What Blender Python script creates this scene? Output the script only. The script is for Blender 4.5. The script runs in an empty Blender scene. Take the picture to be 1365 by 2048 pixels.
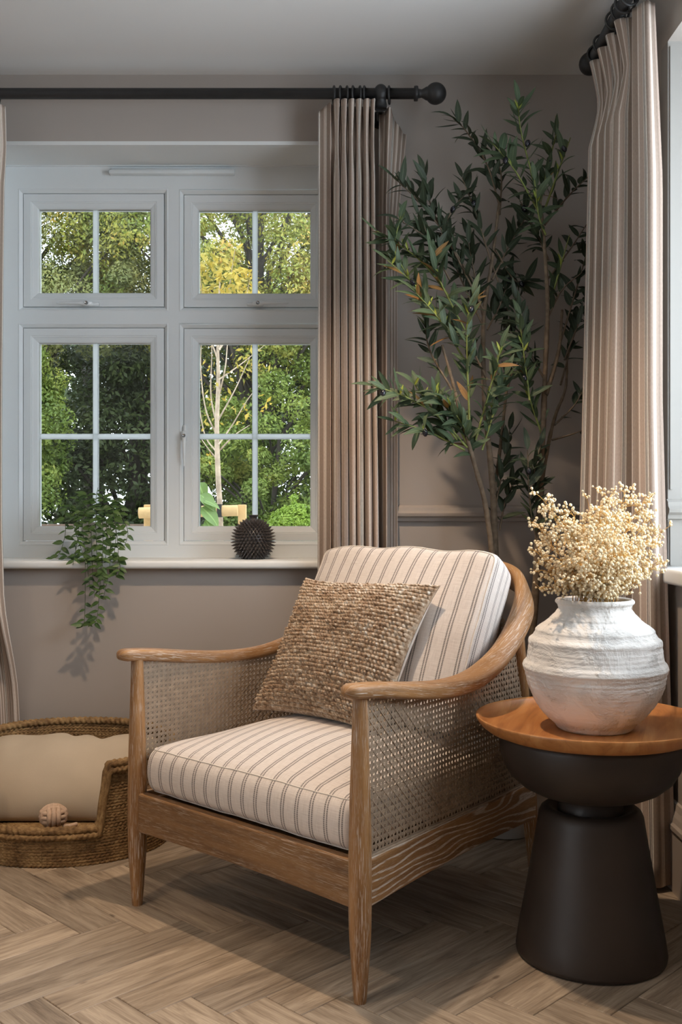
import bpy, bmesh, math, random
import numpy as np
from math import sin, cos, pi, radians as R
from mathutils import Vector, Matrix

random.seed(7); rng = np.random.default_rng(7)
SC = bpy.context.scene
COL = SC.collection

# ------------------------------------------------------------------ camera, world, lights, exposure
EYE = 0.97; FPX = 2000.0
cam_d = bpy.data.cameras.new('camera'); cam = bpy.data.objects.new('camera', cam_d); COL.objects.link(cam)
cam.location = (0, 0, EYE); cam.rotation_euler = (R(90), 0, 0)
cam_d.sensor_fit = 'VERTICAL'; cam_d.sensor_height = 36.0; cam_d.lens = FPX / 2048 * 36.0
cam_d.clip_start = 0.05; cam_d.clip_end = 200
SC.camera = cam
SC.view_settings.view_transform = 'Standard'; SC.view_settings.look = 'None'
SC.view_settings.exposure = 0.0; SC.view_settings.gamma = 1.0; SC.view_settings.use_curve_mapping = False
SC.cycles.use_denoising = True
SC.cycles.max_bounces = 10; SC.cycles.diffuse_bounces = 5; SC.cycles.transparent_max_bounces = 16
SC.cycles.caustics_reflective = False; SC.cycles.caustics_refractive = False
SC.cycles.sample_clamp_indirect = 6.0

world = bpy.data.worlds.new('overcast_sky'); SC.world = world; world.use_nodes = True
wt = world.node_tree; wt.nodes.clear()
wo = wt.nodes.new('ShaderNodeOutputWorld'); wb = wt.nodes.new('ShaderNodeBackground')
wc = wt.nodes.new('ShaderNodeTexCoord'); ws = wt.nodes.new('ShaderNodeSeparateXYZ'); wr = wt.nodes.new('ShaderNodeValToRGB')
wt.links.new(wc.outputs['Generated'], ws.inputs[0]); wt.links.new(ws.outputs['Z'], wr.inputs[0])
wr.color_ramp.elements[0].position = 0.0; wr.color_ramp.elements[0].color = (0.86, 0.92, 0.98, 1)
wr.color_ramp.elements[1].position = 0.7; wr.color_ramp.elements[1].color = (0.80, 0.89, 1.0, 1)
wt.links.new(wr.outputs[0], wb.inputs['Color']); wb.inputs['Strength'].default_value = 4.2
wt.links.new(wb.outputs[0], wo.inputs[0])

def area_light(name, loc, rot, sx, sy, power, color):
    d = bpy.data.lights.new(name, 'AREA'); d.shape = 'RECTANGLE'; d.size = sx; d.size_y = sy
    d.energy = power; d.color = color
    o = bpy.data.objects.new(name, d); COL.objects.link(o); o.location = loc; o.rotation_euler = rot
    return o
# area lamps: fill added at made-up garden doors, and daylight of the bay window
area_light('garden_door_fill', (-3.26, -0.9, 1.15), (R(90), 0, R(-90)), 2.3, 2.0, 13, (0.84, 0.92, 1.0))
area_light('bay_window_daylight', (1.36, 1.75, 1.50), (R(90), 0, R(90)), 1.5, 1.25, 44, (0.80, 0.90, 1.0))
WARM = (1.0, 0.74, 0.51)
DOWNLIGHTS = [  # x, y, power, cone, role
    (-0.11, 2.23, 98, 104, 'above the armchair'),
    (-1.45, 2.05, 15, 98, 'above the dog basket'),
    (-1.35, 0.95, 84, 100, 'in the middle of the ceiling'),
    (0.45, 0.55, 10, 100, 'nearest the bay window'),
]

# ------------------------------------------------------------------ helpers
def at(px, py, Y):
    """a point of the photograph at distance Y in front of the camera"""
    return Vector(((px - 682.5) / FPX * Y, Y, EYE + (1024 - py) / FPX * Y))

def link(o, parent=None):
    COL.objects.link(o)
    if parent is not None: o.parent = parent
    return o

def tag(o, label=None, cat=None, group=None, kind=None):
    if label: o['label'] = label
    if cat: o['category'] = cat
    if group: o['group'] = group
    if kind: o['kind'] = kind
    return o

def thing(name, loc=(0, 0, 0), rz=0.0, label=None, cat=None, group=None, kind=None):
    o = bpy.data.objects.new(name, None); COL.objects.link(o)
    o.location = loc; o.rotation_euler = (0, 0, rz); o.empty_display_size = 0.1
    return tag(o, label, cat, group, kind)

class MB:
    """collects quads / triangles with uv"""
    def __init__(s): s.v = []; s.f = []; s.uv = []; s.mi = []; s.n = 0
    def add(s, verts, faces, uvs=None, mi=0):
        verts = np.asarray(verts, float).reshape(-1, 3); b = s.n
        s.v.append(verts); s.n += len(verts)
        for k, f in enumerate(faces):
            s.f.append(tuple(int(i) + b for i in f)); s.mi.append(mi)
            s.uv.extend(uvs[k] if uvs is not None else [(0, 0)] * len(f))
        return s
    def grid(s, P, uv=None, closed_u=False, closed_v=False, mi=0, flip=False):
        """P[nu][nv] points; faces between neighbours"""
        P = np.asarray(P, float); nu, nv = P.shape[:2]
        if uv is None:
            uv = np.zeros((nu + 1, nv + 1, 2))
        iu = np.arange(nu if closed_u else nu - 1); iv = np.arange(nv if closed_v else nv - 1)
        b = s.n; s.v.append(P.reshape(-1, 3)); s.n += nu * nv
        for i in iu:
            i2 = (i + 1) % nu
            for j in iv:
                j2 = (j + 1) % nv
                q = [(i, j), (i2, j), (i2, j2), (i, j2)]
                t = [(i, j), (i + 1, j), (i + 1, j + 1), (i, j + 1)]
                if flip: q.reverse(); t.reverse()
                s.f.append(tuple(b + a * nv + c for a, c in q)); s.mi.append(mi)
                s.uv.extend([tuple(uv[a][c]) for a, c in t])
        return s
    def box(s, lo, hi, mi=0, M=None):
        lo = np.array(lo, float); hi = np.array(hi, float)
        c = np.array([[x, y, z] for x in (lo[0], hi[0]) for y in (lo[1], hi[1]) for z in (lo[2], hi[2])])
        F = [((0, 1, 3, 2), 0), ((4, 6, 7, 5), 0), ((0, 4, 5, 1), 1), ((2, 3, 7, 6), 1), ((0, 2, 6, 4), 2), ((1, 5, 7, 3), 2)]
        d = hi - lo; L = int(np.argmax(d))
        fs, us = [], []
        for f, ax in F:
            o2 = [a for a in range(3) if a != ax]
            a0 = L if L in o2 else o2[0]; a1 = [a for a in o2 if a != a0][0]
            fs.append(f); us.append([(c[i][a0], c[i][a1] + ax * 0.37) for i in f])
        if M is not None: c = np.array([M @ Vector(p) for p in c])
        return s.add(c, fs, us, mi)
    def build(s, name, mats, parent=None, smooth=True, bevel=0.0, subsurf=0, solid=0.0, kind=None, autosmooth=None):
        me = bpy.data.meshes.new(name)
        v = np.concatenate(s.v) if s.v else np.zeros((0, 3))
        me.from_pydata(v.tolist(), [], s.f)
        ul = me.uv_layers.new(name='UVMap'); ul.data.foreach_set('uv', np.asarray(s.uv, dtype=np.float32).ravel())
        if not isinstance(mats, (list, tuple)): mats = [mats]
        for m in mats: me.materials.append(m)
        if len(mats) > 1: me.polygons.foreach_set('material_index', s.mi)
        if smooth: me.polygons.foreach_set('use_smooth', [True] * len(me.polygons))
        me.update()
        o = bpy.data.objects.new(name, me); link(o, parent)
        if kind: o['kind'] = kind
        if bevel:
            m = o.modifiers.new('bevel', 'BEVEL'); m.width = bevel; m.segments = 2; m.limit_method = 'ANGLE'; m.angle_limit = R(40)
            m.harden_normals = False
        if solid:
            m = o.modifiers.new('solid', 'SOLIDIFY'); m.thickness = solid; m.offset = 0
        if subsurf:
            m = o.modifiers.new('sub', 'SUBSURF'); m.levels = subsurf; m.render_levels = subsurf
        if autosmooth is not None:
            me.set_sharp_from_angle(angle=R(autosmooth))
        return o

def frames(P, closed=False, up=None):
    P = np.asarray(P, float); n = len(P)
    T = np.roll(P, -1, 0) - np.roll(P, 1, 0)
    if not closed: T[0] = P[1] - P[0]; T[-1] = P[-1] - P[-2]
    T /= np.maximum(np.linalg.norm(T, axis=1, keepdims=True), 1e-9)
    N = np.zeros_like(P)
    a = np.array([0, 0, 1.0]) if up is None else np.array(up, float)
    if abs(T[0] @ a) > 0.95: a = np.array([1.0, 0, 0])
    nrm = a - T[0] * (a @ T[0]); N[0] = nrm / np.linalg.norm(nrm)
    for i in range(1, n):
        q = N[i - 1] - T[i] * (N[i - 1] @ T[i]); l = np.linalg.norm(q)
        N[i] = q / l if l > 1e-6 else N[i - 1]
    return T, N, np.cross(T, N)

def tube(mb, P, rad, seg=8, closed=False, cap=True, mi=0, u0=0.0, v0=0.0):
    P = np.asarray(P, float); n = len(P)
    rad = np.broadcast_to(np.asarray(rad, float), (n,))
    T, N, B = frames(P, closed)
    th = np.linspace(0, 2 * pi, seg, endpoint=False)
    G = P[:, None, :] + rad[:, None, None] * (np.cos(th)[None, :, None] * N[:, None, :] + np.sin(th)[None, :, None] * B[:, None, :])
    L = np.concatenate([[0], np.cumsum(np.linalg.norm(np.diff(P, axis=0), axis=1))])
    L = np.append(L, L[-1] + 0.01)
    rm = float(np.mean(rad))
    uv = np.zeros((n + 1, seg + 1, 2)); uv[:, :, 0] = L[:, None] + u0; uv[:, :, 1] = (np.arange(seg + 1) / seg * 2 * pi * rm)[None, :] + v0
    b = mb.n
    mb.grid(G, uv, closed_u=closed, closed_v=True, mi=mi, flip=True)
    if cap and not closed:
        mb.f.append(tuple(b + k for k in range(seg))); mb.mi.append(mi); mb.uv.extend([(uv[0][k][0], uv[0][k][1]) for k in range(seg)])
        e = b + (n - 1) * seg
        mb.f.append(tuple(e + k for k in reversed(range(seg)))); mb.mi.append(mi); mb.uv.extend([(uv[-1][k][0], uv[-1][k][1]) for k in range(seg)])
    return mb

def lathe(mb, prof, seg=48, center=(0, 0, 0), mi=0, wob=None):
    """prof: (radius, z) from the bottom up"""
    prof = np.asarray(prof, float); n = len(prof)
    th = np.linspace(0, 2 * pi, seg, endpoint=False)
    G = np.zeros((n, seg, 3))
    r = prof[:, 0][:, None] * np.ones((1, seg))
    if wob is not None: r = r + wob(th[None, :], prof[:, 1][:, None])
    G[:, :, 0] = r * np.cos(th) + center[0]; G[:, :, 1] = r * np.sin(th) + center[1]; G[:, :, 2] = prof[:, 1][:, None] + center[2]
    L = np.concatenate([[0], np.cumsum(np.linalg.norm(np.diff(prof, axis=0), axis=1))])
    rm = float(prof[:, 0].max())
    uv = np.zeros((n, seg + 1, 2)); uv[:, :, 0] = (np.arange(seg + 1) / seg * 2 * pi * rm)[None, :]; uv[:, :, 1] = L[:, None]
    return mb.grid(G, uv, closed_v=True, mi=mi, flip=True)

def spline(pts, n):
    """Catmull-Rom through pts, n samples (any dimension)"""
    P = np.asarray(pts, float); m = len(P)
    if m == 2: return P[0] + np.linspace(0, 1, n)[:, None] * (P[1] - P[0])
    Q = np.vstack([2 * P[0] - P[1], P, 2 * P[-1] - P[-2]])
    out = []
    for t in np.linspace(0, m - 1 - 1e-9, n):
        i = int(t); f = t - i; a, b, c, d = Q[i], Q[i + 1], Q[i + 2], Q[i + 3]
        out.append(0.5 * ((2 * b) + (c - a) * f + (2 * a - 5 * b + 4 * c - d) * f * f + (3 * b - a - 3 * c + d) * f ** 3))
    return np.array(out)

def smooth_noise(x, y, seed=0):
    """cheap sum of sines, about -1..1"""
    r = np.random.default_rng(seed); s = 0
    for k in range(6):
        a, b, p = r.uniform(-1, 1), r.uniform(-1, 1), r.uniform(0, 6.28)
        s = s + np.sin((x * a + y * b) * (1 + k * 0.6) + p) / (1 + 0.35 * k)
    return s / 2.6

# ------------------------------------------------------------------ materials
class NT:
    def __init__(s, name):
        s.m = bpy.data.materials.new(name); s.m.use_nodes = True; s.t = s.m.node_tree; s.t.nodes.clear()
        s.out = s.t.nodes.new('ShaderNodeOutputMaterial')
    def n(s, kind, ins=None, **props):
        nd = s.t.nodes.new('ShaderNode' + kind)
        for k, v in props.items(): setattr(nd, k, v)
        for k, v in (ins or {}).items():
            if isinstance(v, bpy.types.NodeSocket): s.t.links.new(v, nd.inputs[k])
            else: nd.inputs[k].default_value = v
        return nd
    def uv(s): return s.n('TexCoord').outputs['UV']
    def obj(s): return s.n('TexCoord').outputs['Object']
    def scale(s, vec, sc):
        return s.n('Mapping', {'Vector': vec, 'Scale': sc}).outputs[0]
    def noise(s, vec, scale=1.0, detail=2.0, rough=0.5, dist=0.0):
        return s.n('TexNoise', {'Vector': vec, 'Scale': scale, 'Detail': detail, 'Roughness': rough, 'Distortion': dist}).outputs['Fac']
    def math(s, op, a, b=0.0, clamp=False):
        nd = s.t.nodes.new('ShaderNodeMath'); nd.operation = op; nd.use_clamp = clamp
        for i, v in enumerate((a, b)):
            if isinstance(v, bpy.types.NodeSocket): s.t.links.new(v, nd.inputs[i])
            else: nd.inputs[i].default_value = v
        return nd.outputs[0]
    def ramp(s, fac, stops, interp='LINEAR'):
        nd = s.n('ValToRGB', {'Fac': fac}); cr = nd.color_ramp; cr.interpolation = interp
        while len(cr.elements) < len(stops): cr.elements.new(0.5)
        for e, (p, c) in zip(cr.elements, stops):
            e.position = p; e.color = tuple(c) + (1,) if not isinstance(c, (int, float)) else (c, c, c, 1)
        return nd.outputs['Color']
    def mix(s, fac, a, b, blend='MIX'):
        nd = s.t.nodes.new('ShaderNodeMix'); nd.data_type = 'RGBA'; nd.blend_type = blend
        for i, v in ((0, fac), (6, a), (7, b)):
            if isinstance(v, bpy.types.NodeSocket): s.t.links.new(v, nd.inputs[i])
            else: nd.inputs[i].default_value = v if i == 0 else tuple(v) + (1,) if len(v) == 3 else v
        return nd.outputs[2]
    def bump(s, h, strength=0.3, dist=0.002):
        return s.n('Bump', {'Height': h, 'Strength': strength, 'Distance': dist}).outputs[0]
    def bsdf(s, color, rough=0.6, normal=None, **kw):
        ins = {'Base Color': color if isinstance(color, bpy.types.NodeSocket) else tuple(color) + (1,), 'Roughness': rough}
        if normal is not None: ins['Normal'] = normal
        ins.update(kw)
        return s.n('BsdfPrincipled', ins).outputs[0]
    def done(s, shader):
        s.t.links.new(shader, s.out.inputs[0]); return s.m

def m_plain(name, col, rough=0.5, var=0.06, scale=6.0, bump=0.0, bscale=200.0, **kw):
    k = NT(name); o = k.obj()
    f = k.noise(o, scale, 3)
    c = k.ramp(f, [(0.3, [x * (1 - var) for x in col]), (0.7, [min(1, x * (1 + var)) for x in col])])
    nm = k.bump(k.noise(o, bscale, 2), bump, 0.001) if bump else None
    return k.done(k.bsdf(c, rough, nm, **kw))

def m_wall(name, col, low=None, split=0.965):
    k = NT(name); g = k.n('NewGeometry').outputs['Position']
    f = k.noise(g, 1.3, 2)
    c = k.ramp(f, [(0.3, [x * 0.97 for x in col]), (0.7, [x * 1.03 for x in col])])
    if low is not None:
        z = k.n('SeparateXYZ', {0: g}).outputs['Z']
        c = k.mix(k.math('LESS_THAN', z, split), c, low)
    nm = k.bump(k.noise(g, 350, 2), 0.05, 0.001)
    return k.done(k.bsdf(c, 0.75, nm))

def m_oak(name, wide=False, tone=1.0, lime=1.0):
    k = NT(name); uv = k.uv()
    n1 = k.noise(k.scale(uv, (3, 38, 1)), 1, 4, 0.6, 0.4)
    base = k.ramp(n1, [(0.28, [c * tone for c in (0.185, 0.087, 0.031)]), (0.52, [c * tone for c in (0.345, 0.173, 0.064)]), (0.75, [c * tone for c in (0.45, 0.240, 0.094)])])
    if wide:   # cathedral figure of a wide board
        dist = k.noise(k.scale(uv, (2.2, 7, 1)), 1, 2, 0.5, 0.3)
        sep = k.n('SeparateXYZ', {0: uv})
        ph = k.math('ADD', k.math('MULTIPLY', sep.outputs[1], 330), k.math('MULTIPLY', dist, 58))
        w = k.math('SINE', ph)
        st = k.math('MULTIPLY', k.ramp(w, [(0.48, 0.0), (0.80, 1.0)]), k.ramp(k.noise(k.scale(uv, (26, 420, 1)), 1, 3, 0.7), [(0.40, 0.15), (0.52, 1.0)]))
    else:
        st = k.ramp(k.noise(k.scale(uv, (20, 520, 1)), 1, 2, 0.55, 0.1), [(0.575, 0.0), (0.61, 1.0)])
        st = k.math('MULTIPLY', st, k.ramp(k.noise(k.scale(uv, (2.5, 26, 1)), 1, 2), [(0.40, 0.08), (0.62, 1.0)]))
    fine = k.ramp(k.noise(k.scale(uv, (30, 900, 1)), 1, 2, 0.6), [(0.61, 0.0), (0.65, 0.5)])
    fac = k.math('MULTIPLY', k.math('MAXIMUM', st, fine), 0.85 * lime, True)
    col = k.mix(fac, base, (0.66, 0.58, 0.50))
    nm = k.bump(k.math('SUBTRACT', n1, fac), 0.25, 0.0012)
    return k.done(k.bsdf(col, 0.48, nm))

def m_linen(name):
    """cream linen with pairs of thin grey stripes; u across the stripes, v along them, in metres"""
    k = NT(name); uv = k.uv(); sep = k.n('SeparateXYZ', {0: uv}); u, v = sep.outputs[0], sep.outputs[1]
    wob = k.math('MULTIPLY', k.math('SUBTRACT', k.noise(k.scale(uv, (1, 9, 1)), 1, 1), 0.5), 0.003)
    fr = k.math('FRACT', k.math('DIVIDE', k.math('ADD', k.math('ADD', u, wob), 10.0), 0.0415))
    d = k.math('ABSOLUTE', k.math('SUBTRACT', fr, 0.5))           # distance from the pair's centre, in periods
    line = k.math('LESS_THAN', k.math('ABSOLUTE', k.math('SUBTRACT', d, 0.088)), 0.047)
    dash = k.ramp(k.math('SINE', k.math('MULTIPLY', v, 1500)), [(0.0, 0.6), (0.6, 1.0)])
    slub = k.noise(k.scale(uv, (25, 700, 1)), 1, 2); slub2 = k.noise(k.scale(uv, (900, 30, 1)), 1, 2)
    sl = k.math('ADD', k.math('MULTIPLY', slub, 0.5), k.math('MULTIPLY', slub2, 0.5))
    base = k.ramp(sl, [(0.35, (0.58, 0.505, 0.455)), (0.62, (0.74, 0.67, 0.615))])
    col = k.mix(k.math('MULTIPLY', k.math('MULTIPLY', line, dash), 0.93), base, (0.125, 0.105, 0.098))
    nm = k.bump(sl, 0.35, 0.0012)
    return k.done(k.bsdf(col, 0.9, nm, **{'Sheen Weight': 0.15}))

def m_curtain(name):
    """pinkish taupe cloth with cream and dark stripes; u across in metres"""
    k = NT(name); uv = k.uv(); sep = k.n('SeparateXYZ', {0: uv}); u = sep.outputs[0]
    fr = k.math('FRACT', k.math('DIVIDE', k.math('ADD', u, 20.0), 0.105))
    A = (0.56, 0.44, 0.365); B = (0.36, 0.275, 0.22); Cc = (0.86, 0.80, 0.72); Dk = (0.17, 0.14, 0.125)
    stops = [(0.0, Cc), (0.035, B), (0.20, A), (0.23, Cc), (0.255, A), (0.42, Cc), (0.44, Dk), (0.462, Cc), (0.482, Dk), (0.50, Cc), (0.53, B), (0.66, A), (0.70, Cc), (0.715, A), (0.735, Cc), (0.75, A), (0.765, Cc), (0.78, B), (0.93, A)]
    col = k.ramp(fr, stops, 'CONSTANT')
    weave = k.noise(k.scale(uv, (700, 120, 1)), 1, 2)
    col = k.mix(0.5, col, k.ramp(weave, [(0.3, (0.62, 0.62, 0.62)), (0.7, (1, 1, 1))]), 'MULTIPLY')
    nm = k.bump(weave, 0.25, 0.001)
    a = k.bsdf(col, 0.9, nm); tr = k.n('BsdfTranslucent', {'Color': col}).outputs[0]
    return k.done(k.n('MixShader', {0: 0.12, 1: a, 2: tr}).outputs[0])

def m_leaf(name, col, col2, rough=0.58, trans=0.2, rand=True):
    k = NT(name); o = k.n('ObjectInfo').outputs['Random']; uv = k.uv()
    f = k.noise(k.n('NewGeometry').outputs['Position'], 14, 2)
    c = k.mix(k.math('ADD', k.math('MULTIPLY', o, 0.6), k.math('MULTIPLY', f, 0.4)), col, col2)
    sep = k.n('SeparateXYZ', {0: uv}); mid = k.math('LESS_THAN', k.math('ABSOLUTE', sep.outputs[1]), 0.05)
    c = k.mix(k.math('MULTIPLY', mid, 0.4), c, [min(1, x * 1.9 + 0.03) for x in col2])
    a = k.bsdf(c, rough); tr = k.n('BsdfTranslucent', {'Color': c}).outputs[0]
    return k.done(k.n('MixShader', {0: trans, 1: a, 2: tr}).outputs[0])

def m_foliage(name, cols, trans=0.3):
    """outdoor leaves; colour varies from clump to clump and leaf to leaf"""
    k = NT(name); g = k.n('NewGeometry').outputs['Position']
    f = k.math('ADD', k.math('MULTIPLY', k.noise(g, 2.4, 3), 0.66), k.math('MULTIPLY', k.noise(g, 21, 1), 0.34))
    n = len(cols); c = k.ramp(f, [(0.30 + 0.40 * i / (n - 1), cc) for i, cc in enumerate(cols)])
    a = k.bsdf(c, 0.6); tr = k.n('BsdfTranslucent', {'Color': c}).outputs[0]
    return k.done(k.n('MixShader', {0: trans, 1: a, 2: tr}).outputs[0])

def m_glass(name):
    k = NT(name)
    fr = k.n('Fresnel', {'IOR': 1.45}).outputs[0]
    gl = k.n('BsdfGlossy', {'Roughness': 0.0, 'Color': (1, 1, 1, 1)}).outputs[0]; tp = k.n('BsdfTransparent', {'Color': (0.97, 0.985, 0.98, 1)}).outputs[0]
    return k.done(k.n('MixShader', {0: fr, 1: tp, 2: gl}).outputs[0])

def m_plank(name):
    k = NT(name); uv = k.uv(); rnd = k.n('ObjectInfo').outputs['Random']
    off = k.n('CombineXYZ', {0: k.math('MULTIPLY', rnd, 37.0), 1: k.math('MULTIPLY', rnd, 91.0), 2: 0.0}).outputs[0]
    p = k.n('VectorMath', {0: uv, 1: off}, operation='ADD').outputs[0]
    n1 = k.noise(k.scale(p, (3.0, 30, 1)), 1, 5, 0.65, 1.2)
    n2 = k.noise(k.scale(p, (9, 210, 1)), 1, 3, 0.7, 0.3)
    f = k.math('ADD', k.math('MULTIPLY', n1, 0.65), k.math('MULTIPLY', n2, 0.35))
    col = k.ramp(f, [(0.33, (0.130, 0.096, 0.068)), (0.47, (0.285, 0.225, 0.167)), (0.62, (0.45, 0.37, 0.285))])
    tone = k.ramp(rnd, [(0.0, (0.80, 0.80, 0.80)), (1.0, (1.15, 1.13, 1.10))])
    col = k.mix(1.0, col, tone, 'MULTIPLY')
    vo = k.n('TexVoronoi', {'Vector': k.scale(p, (5, 11, 1)), 'Scale': 1.0}).outputs['Distance']
    knot = k.ramp(vo, [(0.03, 0.75), (0.075, 0.0)])
    col = k.mix(knot, col, (0.075, 0.048, 0.034))
    nm = k.bump(n2, 0.12, 0.0008)
    return k.done(k.bsdf(col, k.math('ADD', 0.42, k.math('MULTIPLY', n2, 0.2)), nm))

def m_seagrass(name):
    k = NT(name); uv = k.uv(); g = k.n('NewGeometry').outputs['Position']
    f = k.math('ADD', k.math('MULTIPLY', k.noise(k.scale(uv, (55, 200, 1)), 1, 3, 0.7), 0.6), k.math('MULTIPLY', k.noise(g, 22, 2), 0.4))
    col = k.ramp(f, [(0.32, (0.060, 0.030, 0.011)), (0.46, (0.19, 0.105, 0.038)), (0.58, (0.32, 0.20, 0.085)), (0.72, (0.46, 0.33, 0.16))])
    nm = k.bump(k.noise(k.scale(uv, (40, 900, 1)), 1, 2), 0.5, 0.0015)
    return k.done(k.bsdf(col, 0.75, nm))

def m_jute(name):
    k = NT(name); o = k.obj()
    f = k.math('ADD', k.math('MULTIPLY', k.noise(o, 95, 3, 0.6), 0.72), k.math('MULTIPLY', k.noise(o, 16, 2), 0.28))
    col = k.ramp(f, [(0.36, (0.25, 0.15, 0.08)), (0.47, (0.44, 0.30, 0.19)), (0.56, (0.58, 0.45, 0.32)), (0.64, (0.78, 0.70, 0.60))])
    nm = k.bump(k.noise(o, 900, 3, 0.7), 0.6, 0.0015)
    return k.done(k.bsdf(col, 0.95, nm, **{'Sheen Weight': 0.2}))

def m_plaster(name):
    k = NT(name); o = k.obj(); sep = k.n('SeparateXYZ', {0: o})
    big = k.noise(o, 11, 4, 0.65, 0.6); fine = k.noise(k.scale(o, (60, 60, 150)), 1, 4, 0.75)
    ring = k.noise(k.scale(o, (3, 3, 120)), 1, 2)
    rough_zone = k.ramp(big, [(0.44, 0.0), (0.60, 1.0)])
    h = k.math('ADD', k.math('MULTIPLY', fine, k.math('ADD', 0.25, rough_zone)), k.math('MULTIPLY', ring, 0.35))
    col = k.mix(rough_zone, (0.78, 0.745, 0.705), (0.68, 0.65, 0.615))
    pit = k.ramp(k.noise(k.scale(o, (34, 34, 70)), 1, 3, 0.6), [(0.27, 0.5), (0.34, 0.0)])
    col = k.mix(k.math('MULTIPLY', pit, rough_zone), col, (0.38, 0.345, 0.31))
    return k.done(k.bsdf(col, 0.95, k.bump(h, 0.75, 0.006)))

def m_tabletop(name):
    """warm wood made of glued staves running along x"""
    k = NT(name); o = k.obj(); sep = k.n('SeparateXYZ', {0: o})
    st = k.math('FLOOR', k.math('DIVIDE', k.math('ADD', sep.outputs[0], 5.03), 0.105))
    r = k.n('TexWhiteNoise', {'W': st}, noise_dimensions='1D').outputs['Value']
    off = k.n('CombineXYZ', {0: k.math('MULTIPLY', r, 13.0), 1: k.math('MULTIPLY', r, 7.0), 2: 0.0}).outputs[0]
    p = k.n('VectorMath', {0: o, 1: off}, operation='ADD').outputs[0]
    n1 = k.noise(k.scale(p, (26, 3.2, 26)), 1, 4, 0.6, 0.8)
    col = k.ramp(n1, [(0.3, (0.32, 0.118, 0.034)), (0.5, (0.52, 0.218, 0.066)), (0.72, (0.62, 0.305, 0.112))])
    col = k.mix(0.8, col, k.ramp(r, [(0.0, (0.78, 0.76, 0.74)), (1.0, (1.12, 1.12, 1.12))]), 'MULTIPLY')
    vo = k.n('TexVoronoi', {'Vector': k.scale(p, (7, 4, 0)), 'Scale': 1.0}).outputs['Distance']
    col = k.mix(k.ramp(vo, [(0.03, 0.8), (0.07, 0.0)]), col, (0.09, 0.035, 0.014))
    return k.done(k.bsdf(col, 0.40, k.bump(n1, 0.06, 0.001)))

WALL = m_wall('taupe_wall_paint', (0.43, 0.385, 0.345), (0.345, 0.30, 0.265))
WALL_LOW = m_wall('taupe_dado_paint', (0.40, 0.355, 0.32))
CEIL = m_wall('ceiling_paint', (0.74, 0.735, 0.725))
WHITE_PAINT = m_wall('white_reveal_paint', (0.74, 0.75, 0.74))
UPVC = m_plain('white_window_plastic', (0.76, 0.79, 0.80), 0.32, 0.015)
TRIMM = m_plain('taupe_trim_paint', (0.40, 0.35, 0.31), 0.45, 0.03)
PANEL = m_wall('pale_bay_paint', (0.345, 0.33, 0.305))
OAK = m_oak('limed_oak', False, 0.88); OAKW = m_oak('limed_oak_board', True, 0.82); OAK_SHADE = m_oak('limed_oak_shaded', False, 0.60, 0.55)  # last oak is toned darker, painting in the front rail's shade
LINEN = m_linen('striped_linen'); PIPING = m_plain('plain_linen_piping', (0.70, 0.64, 0.57), 0.9, 0.06, 60); CURT = m_curtain('striped_curtain_cloth')
CANE = m_plain('woven_cane', (0.31, 0.23, 0.16), 0.5, 0.18, 60)
BLACK = m_plain('matt_black_metal', (0.022, 0.021, 0.021), 0.5, 0.15, 30)
GLASS = m_glass('window_glass')
k_ = NT('white_glazing_bar'); BARM = k_.done(k_.n('MixShader', {0: 0.93, 1: k_.bsdf((0.80, 0.82, 0.83), 0.35), 2: k_.n('BsdfTranslucent', {'Color': (0.94, 0.955, 0.96, 1)}).outputs[0]}).outputs[0])
CHROME = m_plain('steel_lock', (0.45, 0.45, 0.45), 0.25, 0.02, Metallic=1.0)
DARKHOLE = m_plain('dark_keyhole', (0.02, 0.02, 0.02), 0.6)
PLANK = m_plank('weathered_oak_plank'); JOINT = m_plain('dark_joint', (0.06, 0.045, 0.035), 0.8)
SEAG = m_seagrass('seagrass'); JUTE = m_jute('jute_boucle'); PLAST = m_plaster('rough_white_plaster')
TOPW = m_tabletop('orange_acacia_wood'); BRONZE = m_plain('dark_bronze_metal', (0.034, 0.023, 0.017), 0.5, 0.12, 9, Metallic=0.1)
BEDCLOTH = m_plain('cream_canvas', (0.50, 0.42, 0.32), 0.9, 0.05, 9, 0.25, 700)
ROPE = m_plain('pink_cotton_rope', (0.58, 0.42, 0.31), 0.95, 0.10, 160, 0.6, 900)
POTW = m_plain('pale_ceramic', (0.62, 0.60, 0.57), 0.5, 0.04)
POTG = m_plain('grey_pot', (0.36, 0.33, 0.30), 0.6, 0.06)
SPIKE = m_plain('dark_pewter_glaze', (0.085, 0.072, 0.066), 0.42, 0.2, 40)
BARK = m_plain('olive_bark', (0.16, 0.115, 0.075), 0.85, 0.3, 60, 0.6, 260)
TWIG = m_plain('green_twig', (0.20, 0.23, 0.06), 0.7, 0.2, 40)
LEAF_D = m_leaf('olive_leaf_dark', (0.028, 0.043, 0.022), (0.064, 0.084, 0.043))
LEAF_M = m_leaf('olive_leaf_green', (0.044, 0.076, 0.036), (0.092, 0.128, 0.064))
LEAF_L = m_leaf('olive_leaf_young', (0.20, 0.27, 0.03), (0.34, 0.36, 0.05))
LEAF_B = m_leaf('olive_leaf_bronze', (0.20, 0.10, 0.03), (0.30, 0.17, 0.05))
OLIVE = m_plain('black_olive', (0.012, 0.011, 0.016), 0.25, 0.2)
TRAIL = m_leaf('trailing_leaf', (0.030, 0.070, 0.024), (0.095, 0.165, 0.035), 0.45, 0.3)
TSTEM = m_plain('trailing_stem', (0.055, 0.075, 0.035), 0.7)
FLOWER = m_plain('dried_flower_head', (0.86, 0.73, 0.50), 0.9, 0.16, 45)
FSTEM = m_plain('dried_stem', (0.60, 0.34, 0.085), 0.8, 0.2, 30)
EARTH = m_plain('dark_soil', (0.05, 0.035, 0.025), 0.95, 0.3, 40, 0.8, 60)

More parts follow.
